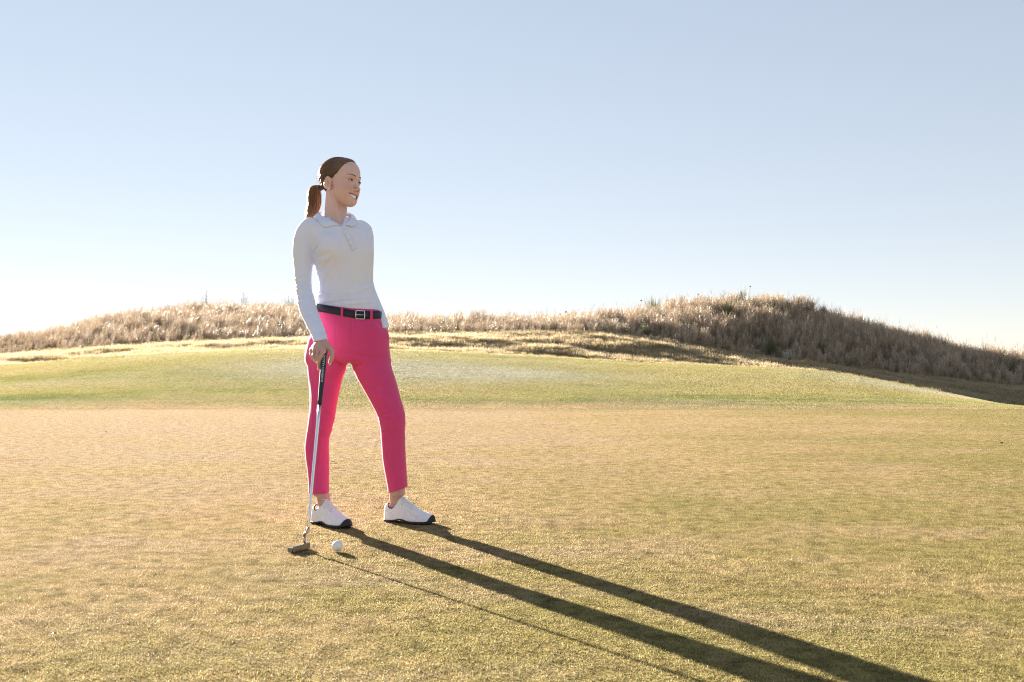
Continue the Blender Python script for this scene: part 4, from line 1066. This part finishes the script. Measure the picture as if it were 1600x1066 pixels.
# shoes
def shoe(fr, emblem_side):
    Ls = .262
    hwT = np.array([(-.006, .004), (0, .018), (.012, .029), (.04, .034), (.09, .033), (.13, .037), (.18, .0445), (.212, .0435), (.236, .037), (.252, .027), (.262, .012), (.267, .003)])
    htT = np.array([(-.006, .05), (0, .070), (.012, .084), (.03, .086), (.055, .094), (.082, .118), (.10, .110), (.125, .096), (.16, .075), (.195, .057), (.23, .047), (.25, .041), (.262, .034), (.267, .028)])
    def uvw(x, y, z):
        px, py, pz = x - fr.base[0], y - fr.base[1], z - fr.base[2]
        return px * fr.d[0] + py * fr.d[1], px * fr.n[0] + py * fr.n[1], pz
    smt = lambda T, u: np.interp(u, *smooth_tab(T[:, 0], T[:, 1], 8)) if False else np.interp(u, T[:, 0], T[:, 1])
    uu = np.linspace(-.02, .28, 301); kk = np.exp(-np.linspace(-2, 2, 15) ** 2); kk /= kk.sum()
    hwS = np.convolve(np.pad(np.interp(uu, hwT[:, 0], hwT[:, 1]), 7, 'edge'), kk, 'valid'); htS = np.convolve(np.pad(np.interp(uu, htT[:, 0], htT[:, 1]), 7, 'edge'), kk, 'valid')
    hw = lambda u: np.interp(u, uu, hwS); ht = lambda u: np.interp(u, uu, htS)
    def upper_l(u, v, w, grow=0.0):   # outer skin of the upper
        a, t = hw(u) + grow, ht(u) + grow; w0 = .012
        nn = 2.3 + 1.2 * np.clip((.10 - u) / .03, 0, 1); vv_ = np.abs(v) / a; ww = np.where(w > w0, (w - w0) / (t - w0), (w0 - w) / .03)
        # narrower towards the top (instep and collar)
        vv_ = vv_ / (1 - (.30 - .16 * np.clip((.095 - u) / .03, 0, 1)) * np.clip(ww, 0, 1) * np.clip(1 - (u - .12) / .1, .2, 1))
        d = ((vv_ ** nn + np.abs(ww) ** nn) ** (1 / nn) - 1) * np.minimum(a, .03)
        d = smax(d, np.maximum(-.004 - grow - u, u - Ls - .003 - grow), .006); return d
    arch = lambda u: .011 * np.exp(-((u - .098) / .028) ** 2) + .010 * np.clip((u - .22) / .045, 0, 1) ** 2
    stop = lambda u: .008 + .010 * np.exp(-((u - .10) / .035) ** 2) + .004 * np.clip((u - .14) / .08, 0, 1) + .006 * np.clip((u - .23) / .03, 0, 1)
    def carve(u, v, w):
        e1 = ell((.046, 0, .114), (.034, .075, .052))(u, v, w)
        e2 = np.maximum((np.sqrt(((u - .046) / .034) ** 2 + (v / .0215) ** 2) - 1) * .021, .050 - w); return np.minimum(e1, e2)
    seam = ridge([])
    def up(x, y, z):
        u, v, w = uvw(x, y, z); d = upper_l(u, v, w)
        for (u0, w0, u1, w1, am) in ((.10, .088, .125, .030, -.0014), (.112, .086, .140, .030, .0012), (.012, .050, .075, .034, -.0013), (.125, .060, .20, .026, -.0013), (.075, .034, .125, .060, .0010)):
            t = np.clip(((u - u0) * (u1 - u0) + (w - w0) * (w1 - w0)) / ((u1 - u0) ** 2 + (w1 - w0) ** 2), 0, 1)
            d = d - 1.8 * am * np.exp(-((u - u0 - t * (u1 - u0)) ** 2 + (w - w0 - t * (w1 - w0)) ** 2) / .0022 ** 2)
        d = smax(d, -carve(u, v, w), .003); return smax(d, stop(u) - .004 - w, .002)
    def so(x, y, z):
        u, v, w = uvw(x, y, z); a = hw(u) + .0035
        d = np.maximum(np.maximum((np.abs(v) - a), arch(u) - w), w - stop(u)); d = smax(d, np.maximum(-.006 - u, u - Ls - .006), .006)
        capt = np.maximum(upper_l(u, v, w, .0022), np.maximum(.236 + (w - .012) * .55 + np.abs(v) * .15 - u, arch(u) - w)); return np.minimum(d, capt)
    g_ = .0023; c8 = np.array([fr(u, v, 0) for u in (-.015, .28) for v in (-.055, .055)])
    A = axis(c8[:, 0].min(), c8[:, 0].max(), g_); B = axis(c8[:, 1].min(), c8[:, 1].max(), g_)
    V, Fq = surface([Group(up)], A, B, axis(0, .13, g_), 1); sh = mesh_obj('shoe', V, Fq, M_leather, person)
    V, Fq = surface([Group(so)], A, B, axis(-.002, .06, g_), 1); mesh_obj('sole', V, Fq, M_sole, sh)
    ln_ = MB(); pts = []
    for a in np.linspace(.35, 2 * math.pi - .35, 30):
        u, v = .046 + .0335 * math.cos(a), 0
        q = max(0., 1 - ((u - .050) / .037) ** 2); w = max(.062, .112 - .050 * math.sqrt(max(0, q)) ) if q > 0 else .112
        w = .114 - .052 * math.sqrt(max(0, 1 - ((u - .046) / .034) ** 2 * .96)) + .0005; w = min(w, float(ht(u)) - .002)
        vmax = 0.0
        for q in np.linspace(0, .04, 81):
            if float(upper_l(np.array(u), np.array(q), np.array(w))) < -.0012: vmax = q
        vmax *= abs(math.sin(a)) ** .35; pts.append(fr(u, math.copysign(vmax, math.sin(a)), w))
    ln_.tube(pts, .0030, 8); ln_.build('collar_lining', M_navy, sh)
    lc = MB()
    for i in range(5):
        u = .098 + .0135 * i; hwid = .017 + .001 * i
        for sg in (1, -1):
            P = []
            for t in np.linspace(-1, 1, 9):
                v = t * hwid; u2 = u + sg * t * .006; top = float(ht(u2)); a = float(hw(u2)) * (1 - .30 * min(1, max(.2, 1 - (u2 - .12) / .1)))
                w = .012 + (top - .012) * max(0., 1 - (abs(v) / a) ** 2.3) ** (1 / 2.3) + .0015; P.append(fr(u2, v, w))
            lc.tube(P, .0024, 6)
    for sg in (-1, 1):   # the bow
        P = [fr(.100 + .010 * math.sin(t), sg * (.004 + .016 * math.sin(t / 2) ** 2 + .004 * math.sin(t)), .1130 + .004 * math.sin(t * .5)) for t in np.linspace(.2, 2 * math.pi - .2, 12)]; lc.tube(P, .0017, 5)
    lc.build('laces', M_lace, sh)
    lp = MB(); lp.tube([fr(.082 + .004 * math.cos(t) - .010 * (1 - math.cos(t)) * .5, .0055 * math.sin(t), .113 + .008 * (1 - math.cos(t))) for t in np.linspace(0, 2 * math.pi, 15)], .0022, 6, cap=False); lp.build('tongue_loop', M_leather, sh)
    for i in range(5):
        for sg in (-1, 1):
            u = .100 + .0135 * i; v = sg * (.0185 + .001 * i); top = float(ht(u)); a = float(hw(u)) * (1 - .30 * min(1, max(.2, 1 - (u - .12) / .1)))
            w = .012 + (top - .012) * max(0., 1 - (abs(v) / a) ** 2.3) ** (1 / 2.3)
            if i % 2 == 0:
                e_ = MB(); e_.sphere(fr(u, v, w + .0003), .0021, 8, 6); e_.build('eyelet', M_navy, sh)
    if emblem_side:
        e_ = MB(); u, w = .052, .0555; v = emblem_side * 0; a = None
        for v in np.linspace(0, .05, 120):
            p = fr(u, emblem_side * v, w)
            if float(up(*[np.array([q]) for q in p])[0]) > 0 and v > .02: break
        Mx = Matrix((fr.d, fr.n, (0, 0, 1))).transposed(); e_.sphere(p, (.0058, .0012, .0042), 14, 8, Mx); e_.build('oval_emblem', M_navy, sh)
    return sh
shoe(SR, -1); shoe(SL, 0)

# ------------------------------------------------------------------ putter and ball
BUTT, TIP = L(507.4, 546.5, -.277) + ORG, L(480.9, 829, -.655) + ORG
putter = bpy.data.objects.new('putter', None); C.objects.link(putter)
hY1 = 4.012; heel = np.array([(480.5 - 800) * hY1 / FPX, hY1, 0.0]); hdir = np.array([-.40, -.917, 0]); hdir /= np.linalg.norm(hdir)
putter.location = heel
setp(putter, 'steel blade putter with a dark lettered grip, held under her right hand', 'putter')
axd = TIP - BUTT; Lp = np.linalg.norm(axd); axd /= Lp
def shaft_pt(t): return BUTT + (TIP - BUTT) * t - heel
face_n = np.array([-hdir[1], hdir[0], 0])          # towards the ball (screen right)
if face_n[0] < 0: face_n = -face_n
gt = .325
gm = MB(); gp = np.linspace(-.012, gt, 14); gm.tube([shaft_pt(t) for t in gp], [.0120 if t < 0 else .0142 - .0052 * (t / gt) for t in gp], 14); grip = gm.build('grip', M_grip, putter)
sm = MB(); sp = []; sr = []
for i, t in enumerate(np.linspace(gt, 1, 9)):
    r_ = .0073 - .0026 * i / 8; sp += [shaft_pt(t - .0006), shaft_pt(t + .0006)] if 0 < i < 8 else [shaft_pt(t)]; sr += [r_ + .0003, r_] if 0 < i < 8 else [r_]
sm.tube(sp, sr, 16); sm.build('shaft', M_metal, putter)
tip = TIP - heel; neck_top = tip - np.array([0, 0, .004]); nk = heel * 0 + hdir * .004 + np.array([0, 0, .0]); 
hn = MB(); off = np.array([-.0125, -.004, 0])
hn.tube([shaft_pt(.985), shaft_pt(1.0) + axd * .010], .0066, 12)
hn.tube([tip + axd * .006, tip + axd * .006 + off * .5 + np.array([0, 0, -.004]), tip + off + np.array([0, 0, -.014]), tip + off + np.array([0, 0, -.025])], [.0066, .0068, .0062, .0058], 10)
bot = np.array([tip[0] + off[0], tip[1] + off[1], .020]); hn.tube([tip + off + np.array([0, 0, -.022]), bot], [.0057, .0055], 10)
hn.build('hosel', M_bronze, putter)
# head: blade with a flat face, a lower rear flange and heel and toe weights
c0 = np.array([bot[0], bot[1], 0]) + hdir * .030
def head_part(name, cu, half, cz, back, mat, bev=.0015):
    b_ = MB(); Mx = Matrix((hdir, face_n, (0, 0, 1))).transposed(); b_.box(c0 + hdir * cu + face_n * back + np.array([0, 0, cz]), half, Mx)
    o = b_.build(name, mat, putter, smooth=False); md = o.modifiers.new('edge', 'BEVEL'); md.width = bev; md.segments = 2; return o
head_part('putter_blade', .0, (.050, .0058, .0125), .0150, .008, M_steel)
head_part('rear_flange', .0, (.047, .0125, .0048), .0078, -.0105, M_steel)
head_part('weight', .040, (.012, .0115, .0085), .0115, -.0100, M_steel); head_part('weight', -.040, (.012, .0115, .0085), .0115, -.0100, M_steel)
# lettering down the grip
fc = bpy.data.curves.new('grip_lettering', 'FONT'); fc.body = 'SCOTTY CAMERON'; fc.size = .0150; fc.extrude = .0003; fc.align_x = 'LEFT'; fc.align_y = 'CENTER'; fc.space_character = 1.12
fo_ = bpy.data.objects.new('lettering_source', fc); C.objects.link(fo_)
dg = bpy.context.evaluated_depsgraph_get(); tmesh = bpy.data.meshes.new_from_object(fo_.evaluated_get(dg)); bpy.data.objects.remove(fo_)
tw = max(v.co.x for v in tmesh.vertices); want = Lp * .158
lt = bpy.data.objects.new('lettering', tmesh); C.objects.link(lt); lt.parent = grip; tmesh.materials.clear(); tmesh.materials.append(M_print)
xa = Vector(axd); za = Vector((.12, -1, 0)).normalized(); za = (za - xa * za.dot(xa)).normalized(); ya = za.cross(xa)
Mx = Matrix((xa * (want / tw), ya * .82, za)).transposed().to_4x4(); Mx.translation = Vector(shaft_pt(.040)) + za * .0138
# the face of the letters follows the taper of the grip
for v in tmesh.vertices: v.co.z += -.0052 * (.040 + .158 * v.co.x / tw - .04) / gt
tmesh.transform(Mx)

def golf_ball(px, py, r):
    Y = CAMH * FPX / (py - HOR); bm = bmesh.new(); bmesh.ops.create_icosphere(bm, subdivisions=6, radius=1.0)
    P = np.array([v.co[:] for v in bm.verts]); N = 336; i = np.arange(N) + .5; ph = np.arccos(1 - 2 * i / N); th = math.pi * (1 + 5 ** .5) * i
    D = np.stack([np.cos(th) * np.sin(ph), np.sin(th) * np.sin(ph), np.cos(ph)], 1)
    m_ = np.full(len(P), -1.0)
    for a in range(0, len(P), 4000): m_[a:a + 4000] = (P[a:a + 4000] @ D.T).max(1)
    ang = np.arccos(np.clip(m_, -1, 1)); dep = -.018 * np.clip(1 - (ang / .088) ** 2, 0, 1)
    for v, k in zip(bm.verts, dep): v.co *= r * (1 + k)
    me = bpy.data.meshes.new('golf_ball'); bm.to_mesh(me); bm.free(); me.polygons.foreach_set('use_smooth', [True] * len(me.polygons)); me.materials.append(M_ball)
    o = bpy.data.objects.new('golf_ball', me); C.objects.link(o); o.location = ((px - 800) * Y / FPX, Y, r + .003)
    setp(o, 'white dimpled golf ball lying on the green beside the putter head', 'golf ball')
golf_ball(527, 863, .0214)

# ------------------------------------------------------------------ single plants that stand out on the dunes, seed stalks, scraps on the turf
def leaf_mat(name, a, b, trans=.3):
    m = bpy.data.materials.new(name); m.use_nodes = True; n = m.node_tree; p = n.nodes['Principled BSDF']; out = n.nodes['Material Output']
    tc = n.nodes.new('ShaderNodeTexCoord'); c = mix(n, noise(n, tc.outputs['Object'], 9, 3, .6), a, b)
    n.links.new(c, p.inputs['Base Color']); p.inputs['Roughness'].default_value = .6; p.inputs['Specular IOR Level'].default_value = .25
    t = n.nodes.new('ShaderNodeBsdfTranslucent'); n.links.new(c, t.inputs[0]); mx = nd(n, 'ShaderNodeMixShader'); mx.inputs[0].default_value = trans
    n.links.new(p.outputs[0], mx.inputs[1]); n.links.new(t.outputs[0], mx.inputs[2]); n.links.new(mx.outputs[0], out.inputs[0]); return m
M_yucca = leaf_mat('yucca_leaf', (.10, .11, .065), (.27, .25, .15), .2); M_sage = leaf_mat('sage_leaf', (.06, .07, .05), (.15, .15, .10))
M_wgreen = leaf_mat('weed_leaf', (.10, .115, .06), (.20, .20, .11), .2); M_pale = leaf_mat('pale_leaf', (.36, .36, .28), (.58, .54, .42))
M_stem = leaf_mat('dry_stem', (.10, .06, .04), (.22, .14, .09), .1); M_head = leaf_mat('seed_head', (.03, .025, .02), (.08, .06, .05), .1)
def spiky(name, pos, rad, h, n_, wd, mat, label, cat, spread=1.25):
    m = MB()
    for _ in range(n_):
        a = random.uniform(0, 6.283); el = abs(random.gauss(0, .55)) * spread; el = min(el, 1.45); ln = h * random.uniform(.7, 1.1)
        d = Vector((math.cos(a) * math.sin(el), math.sin(a) * math.sin(el), math.cos(el))); s_ = Vector((-math.sin(a), math.cos(a), 0)); r0 = random.uniform(0, rad * .3)
        p0 = Vector((math.cos(a) * r0, math.sin(a) * r0, -.03)); w = wd * random.uniform(.7, 1.2); dr = random.uniform(0, .12) * ln
        P = [p0, p0 + d * ln * .4, p0 + d * ln * .75 - Vector((0, 0, dr * .4)), p0 + d * ln - Vector((0, 0, dr))]; W = [w, w * .9, w * .55, w * .08]
        v = []
        for p, q in zip(P, W): v += [p - s_ * q, p + s_ * q]
        m.add(v, [(0, 1, 3, 2), (2, 3, 5, 4), (4, 5, 7, 6)])
    o = m.build(name, mat, smooth=False); o.location = pos; setp(o, label, cat); return o
def bush(name, pos, w, h, n_, mat, label, cat, leaf=.045):
    root = bpy.data.objects.new(name, None); C.objects.link(root); root.location = pos; setp(root, label, cat)
    st, lf = MB(), MB(); tips = []
    for _ in range(n_):
        a = random.uniform(0, 6.283); sp = random.uniform(.05, 1) ; top = Vector((math.cos(a) * w * .5 * sp, math.sin(a) * w * .5 * sp, h * random.uniform(.55, 1.08) * (1 - .35 * sp * sp)))
        p0 = Vector((math.cos(a) * .04, math.sin(a) * .04, -.03)); mid = p0.lerp(top, .5) + Vector((random.gauss(0, .03), random.gauss(0, .03), .04))
        st.tube([p0, mid, top], [.006, .004, .0015], 4, cap=False)
        for _k in range(16):
            t = random.uniform(.25, 1.0); c = (p0.lerp(mid, t * 2) if t < .5 else mid.lerp(top, t * 2 - 1)) + Vector([random.gauss(0, .025) for _ in range(3)])
            d = Vector((random.gauss(0, 1), random.gauss(0, 1), random.gauss(.7, .8))).normalized(); s_ = d.orthogonal().normalized(); l_ = leaf * random.uniform(.6, 1.4)
            lf.add([c, c + d * l_ * .5 + s_ * l_ * .22, c + d * l_, c + d * l_ * .5 - s_ * l_ * .22], [(0, 1, 2, 3)])
    st.build('stem', M_stem, root)['kind'] = 'stuff'; f = lf.build('foliage', mat, root, smooth=False); f['kind'] = 'stuff'; return root
spiky('yucca_plant', at_dune(1021, .99), .6, 1.05, 260, .016, M_yucca, 'large spiky yucca on the left shoulder of the right-hand dune', 'yucca', 1.9)
spiky('yucca_plant', at_dune(622, .97), .3, 1.05, 100, .015, M_yucca, 'spiky yucca on the low ridge just beside the woman\'s left forearm', 'yucca')
spiky('yucca_plant', at_dune(888, .93), .35, .85, 140, .015, M_yucca, 'wide spiky yucca at the right end of the low middle ridge', 'yucca')
spiky('yucca_plant', at_dune(807, .9), .35, .75, 120, .014, M_yucca, 'ragged spiky yucca on the middle of the low ridge', 'yucca')
spiky('yucca_plant', at_dune(655, .8), .12, .9, 60, .014, M_wgreen, 'narrow upright green yucca in the grass of the low ridge', 'yucca', .5)
spiky('yucca_plant', at_dune(1137, .55), .22, .95, 100, .016, M_yucca, 'yellow-green grassy yucca halfway up the right-hand dune', 'yucca', .7)
spiky('yucca_plant', at_dune(1160, .99), .35, .85, 130, .014, M_sage, 'dark spiky clump on the very top of the right-hand dune', 'yucca')
spiky('yucca_plant', at_dune(1206, .06), .3, .8, 130, .016, M_wgreen, 'dark green spiky clump at the foot of the right-hand dune', 'yucca', 1.0)
bush('sage_bush', at_dune(196, .98), 1.9, 1.1, 110, M_sage, 'broad dark sage bush on the left slope of the left-hand dune', 'bush')
bush('sage_bush', at_dune(322, .99), .8, 1.5, 34, M_sage, 'tallest spindly dark bush on the crest of the left-hand dune', 'bush')
bush('sage_bush', at_dune(381, .99), .9, 1.25, 34, M_sage, 'small spindly bush on the crest of the left-hand dune nearer the woman', 'bush')
bush('sage_bush', at_dune(452, .97), 1.5, 1.05, 70, M_sage, 'dark sage bush on the left-hand dune beside the woman\'s right arm', 'bush')
bush('sage_bush', at_dune(62, .98), .8, .85, 34, M_sage, 'little dark bush low on the far left end of the ridge', 'bush')
bush('sage_bush', at_dune(141, .98), .9, .95, 36, M_sage, 'small dark bush on the left ridge between the little and the broad one', 'bush')
bush('sage_bush', at_dune(262, .75), 1.1, .7, 44, M_sage, 'low dark bush part-way down the face of the left-hand dune', 'bush')
bush('sage_bush', at_dune(1258, .98), 2.0, 1.0, 110, M_sage, 'dark bushes in the shade right of the top of the right-hand dune', 'bush')
bush('green_shrub', at_dune(1008, .10), .9, .5, 44, M_wgreen, 'small green shrub at the upper edge of the shaded rough', 'shrub')
bush('pale_shrub', at_dune(1234, -.14), .8, .45, 44, M_pale, 'pale leafy shrub standing in the shaded rough at the dune foot', 'shrub', .05)
def stalk(pos, h, heads, label, lean=0.0):
    root = bpy.data.objects.new('seed_stalk', None); C.objects.link(root); root.location = pos; setp(root, label, 'dry stalk')
    m = MB(); m.tube([(0, 0, -.03), (lean * .4, 0, h * .5), (lean, 0, h)], [.007, .006, .004], 5)
    for (dx, dz, r) in heads[1:]: m.tube([(lean * .5, 0, h * .55), (dx, 0, dz - .02)], [.005, .003], 5)
    m.build('stem', M_stem, root)
    for (dx, dz, r) in heads: b_ = MB(); b_.sphere((dx, 0, dz), (r, r * .9, r * .75), 8, 6); b_.build('seed_head', M_head, root)
stalk(at_dune(882, .97), .95, [(.06, .95, .055), (-.2, .84, .045)], 'dry stalk with two dark seed heads on the low middle ridge', .06)
stalk(at_dune(999, .99), .98, [(.08, .98, .045)], 'thin stalk with one dark seed head left of the large yucca', .08)
stalk(at_dune(1089, .99), .72, [(.05, .72, .035)], 'thin stalk with a small seed head between yucca and dune top', .05)
stalk(at_dune(1170, .99), .9, [(.06, .9, .04)], 'thin stalk with a seed head standing above the dune top', .06)
def scrap(px, py, s_, lab):
    Y = CAMH * FPX / (py - HOR); m = MB(); n_ = 7
    for i in range(n_):
        t = i / (n_ - 1); w = s_ * .32 * math.sin(math.pi * min(1, t * .9 + .06)); x = (t - .5) * s_
        m.v += [(x, -w, .25 * s_ * t * t + .15 * w), (x, 0, .2 * s_ * t * t), (x, w, .28 * s_ * t * t + .25 * w)]
    for i in range(n_ - 1):
        for j in (0, 1): a = i * 3 + j; m.f.append((a, a + 1, a + 4, a + 3))
    o = m.build('leaf_scrap', M_head); md = o.modifiers.new('thickness', 'SOLIDIFY'); md.thickness = .0008
    o.location = ((px - 800) * Y / FPX, Y, .006); o.rotation_euler = (0, 0, random.uniform(0, 6.28))
    setp(o, lab, 'leaf', 'leaf scraps on the green')
for px, py, s_, lab in ((522, 724, .05, 'dark dead-leaf scrap on the turf between the woman\'s two lower legs'), (665, 766, .018, 'dark crumb of leaf just above the toe of her left shoe'), (1565, 694, .05, 'leaf scrap far back at the right edge of the green'),
    (1471, 895, .016, 'small leaf crumb on the greener turf at the right'), (316, 718, .03, 'leaf scrap on the straw turf left of the woman\'s legs'), (166, 676, .035, 'leaf scrap near the back edge of the green at the left'),
    (84, 994, .014, 'leaf crumb nearest the camera, near the left corner'), (160, 1008, .012, 'tiny leaf crumb in the near left corner, right of another'), (463, 683, .03, 'leaf scrap just left of the woman\'s right knee'), (1150, 820, .018, 'leaf crumb alone on the open turf above the long shadows')): scrap(px, py, s_, lab)
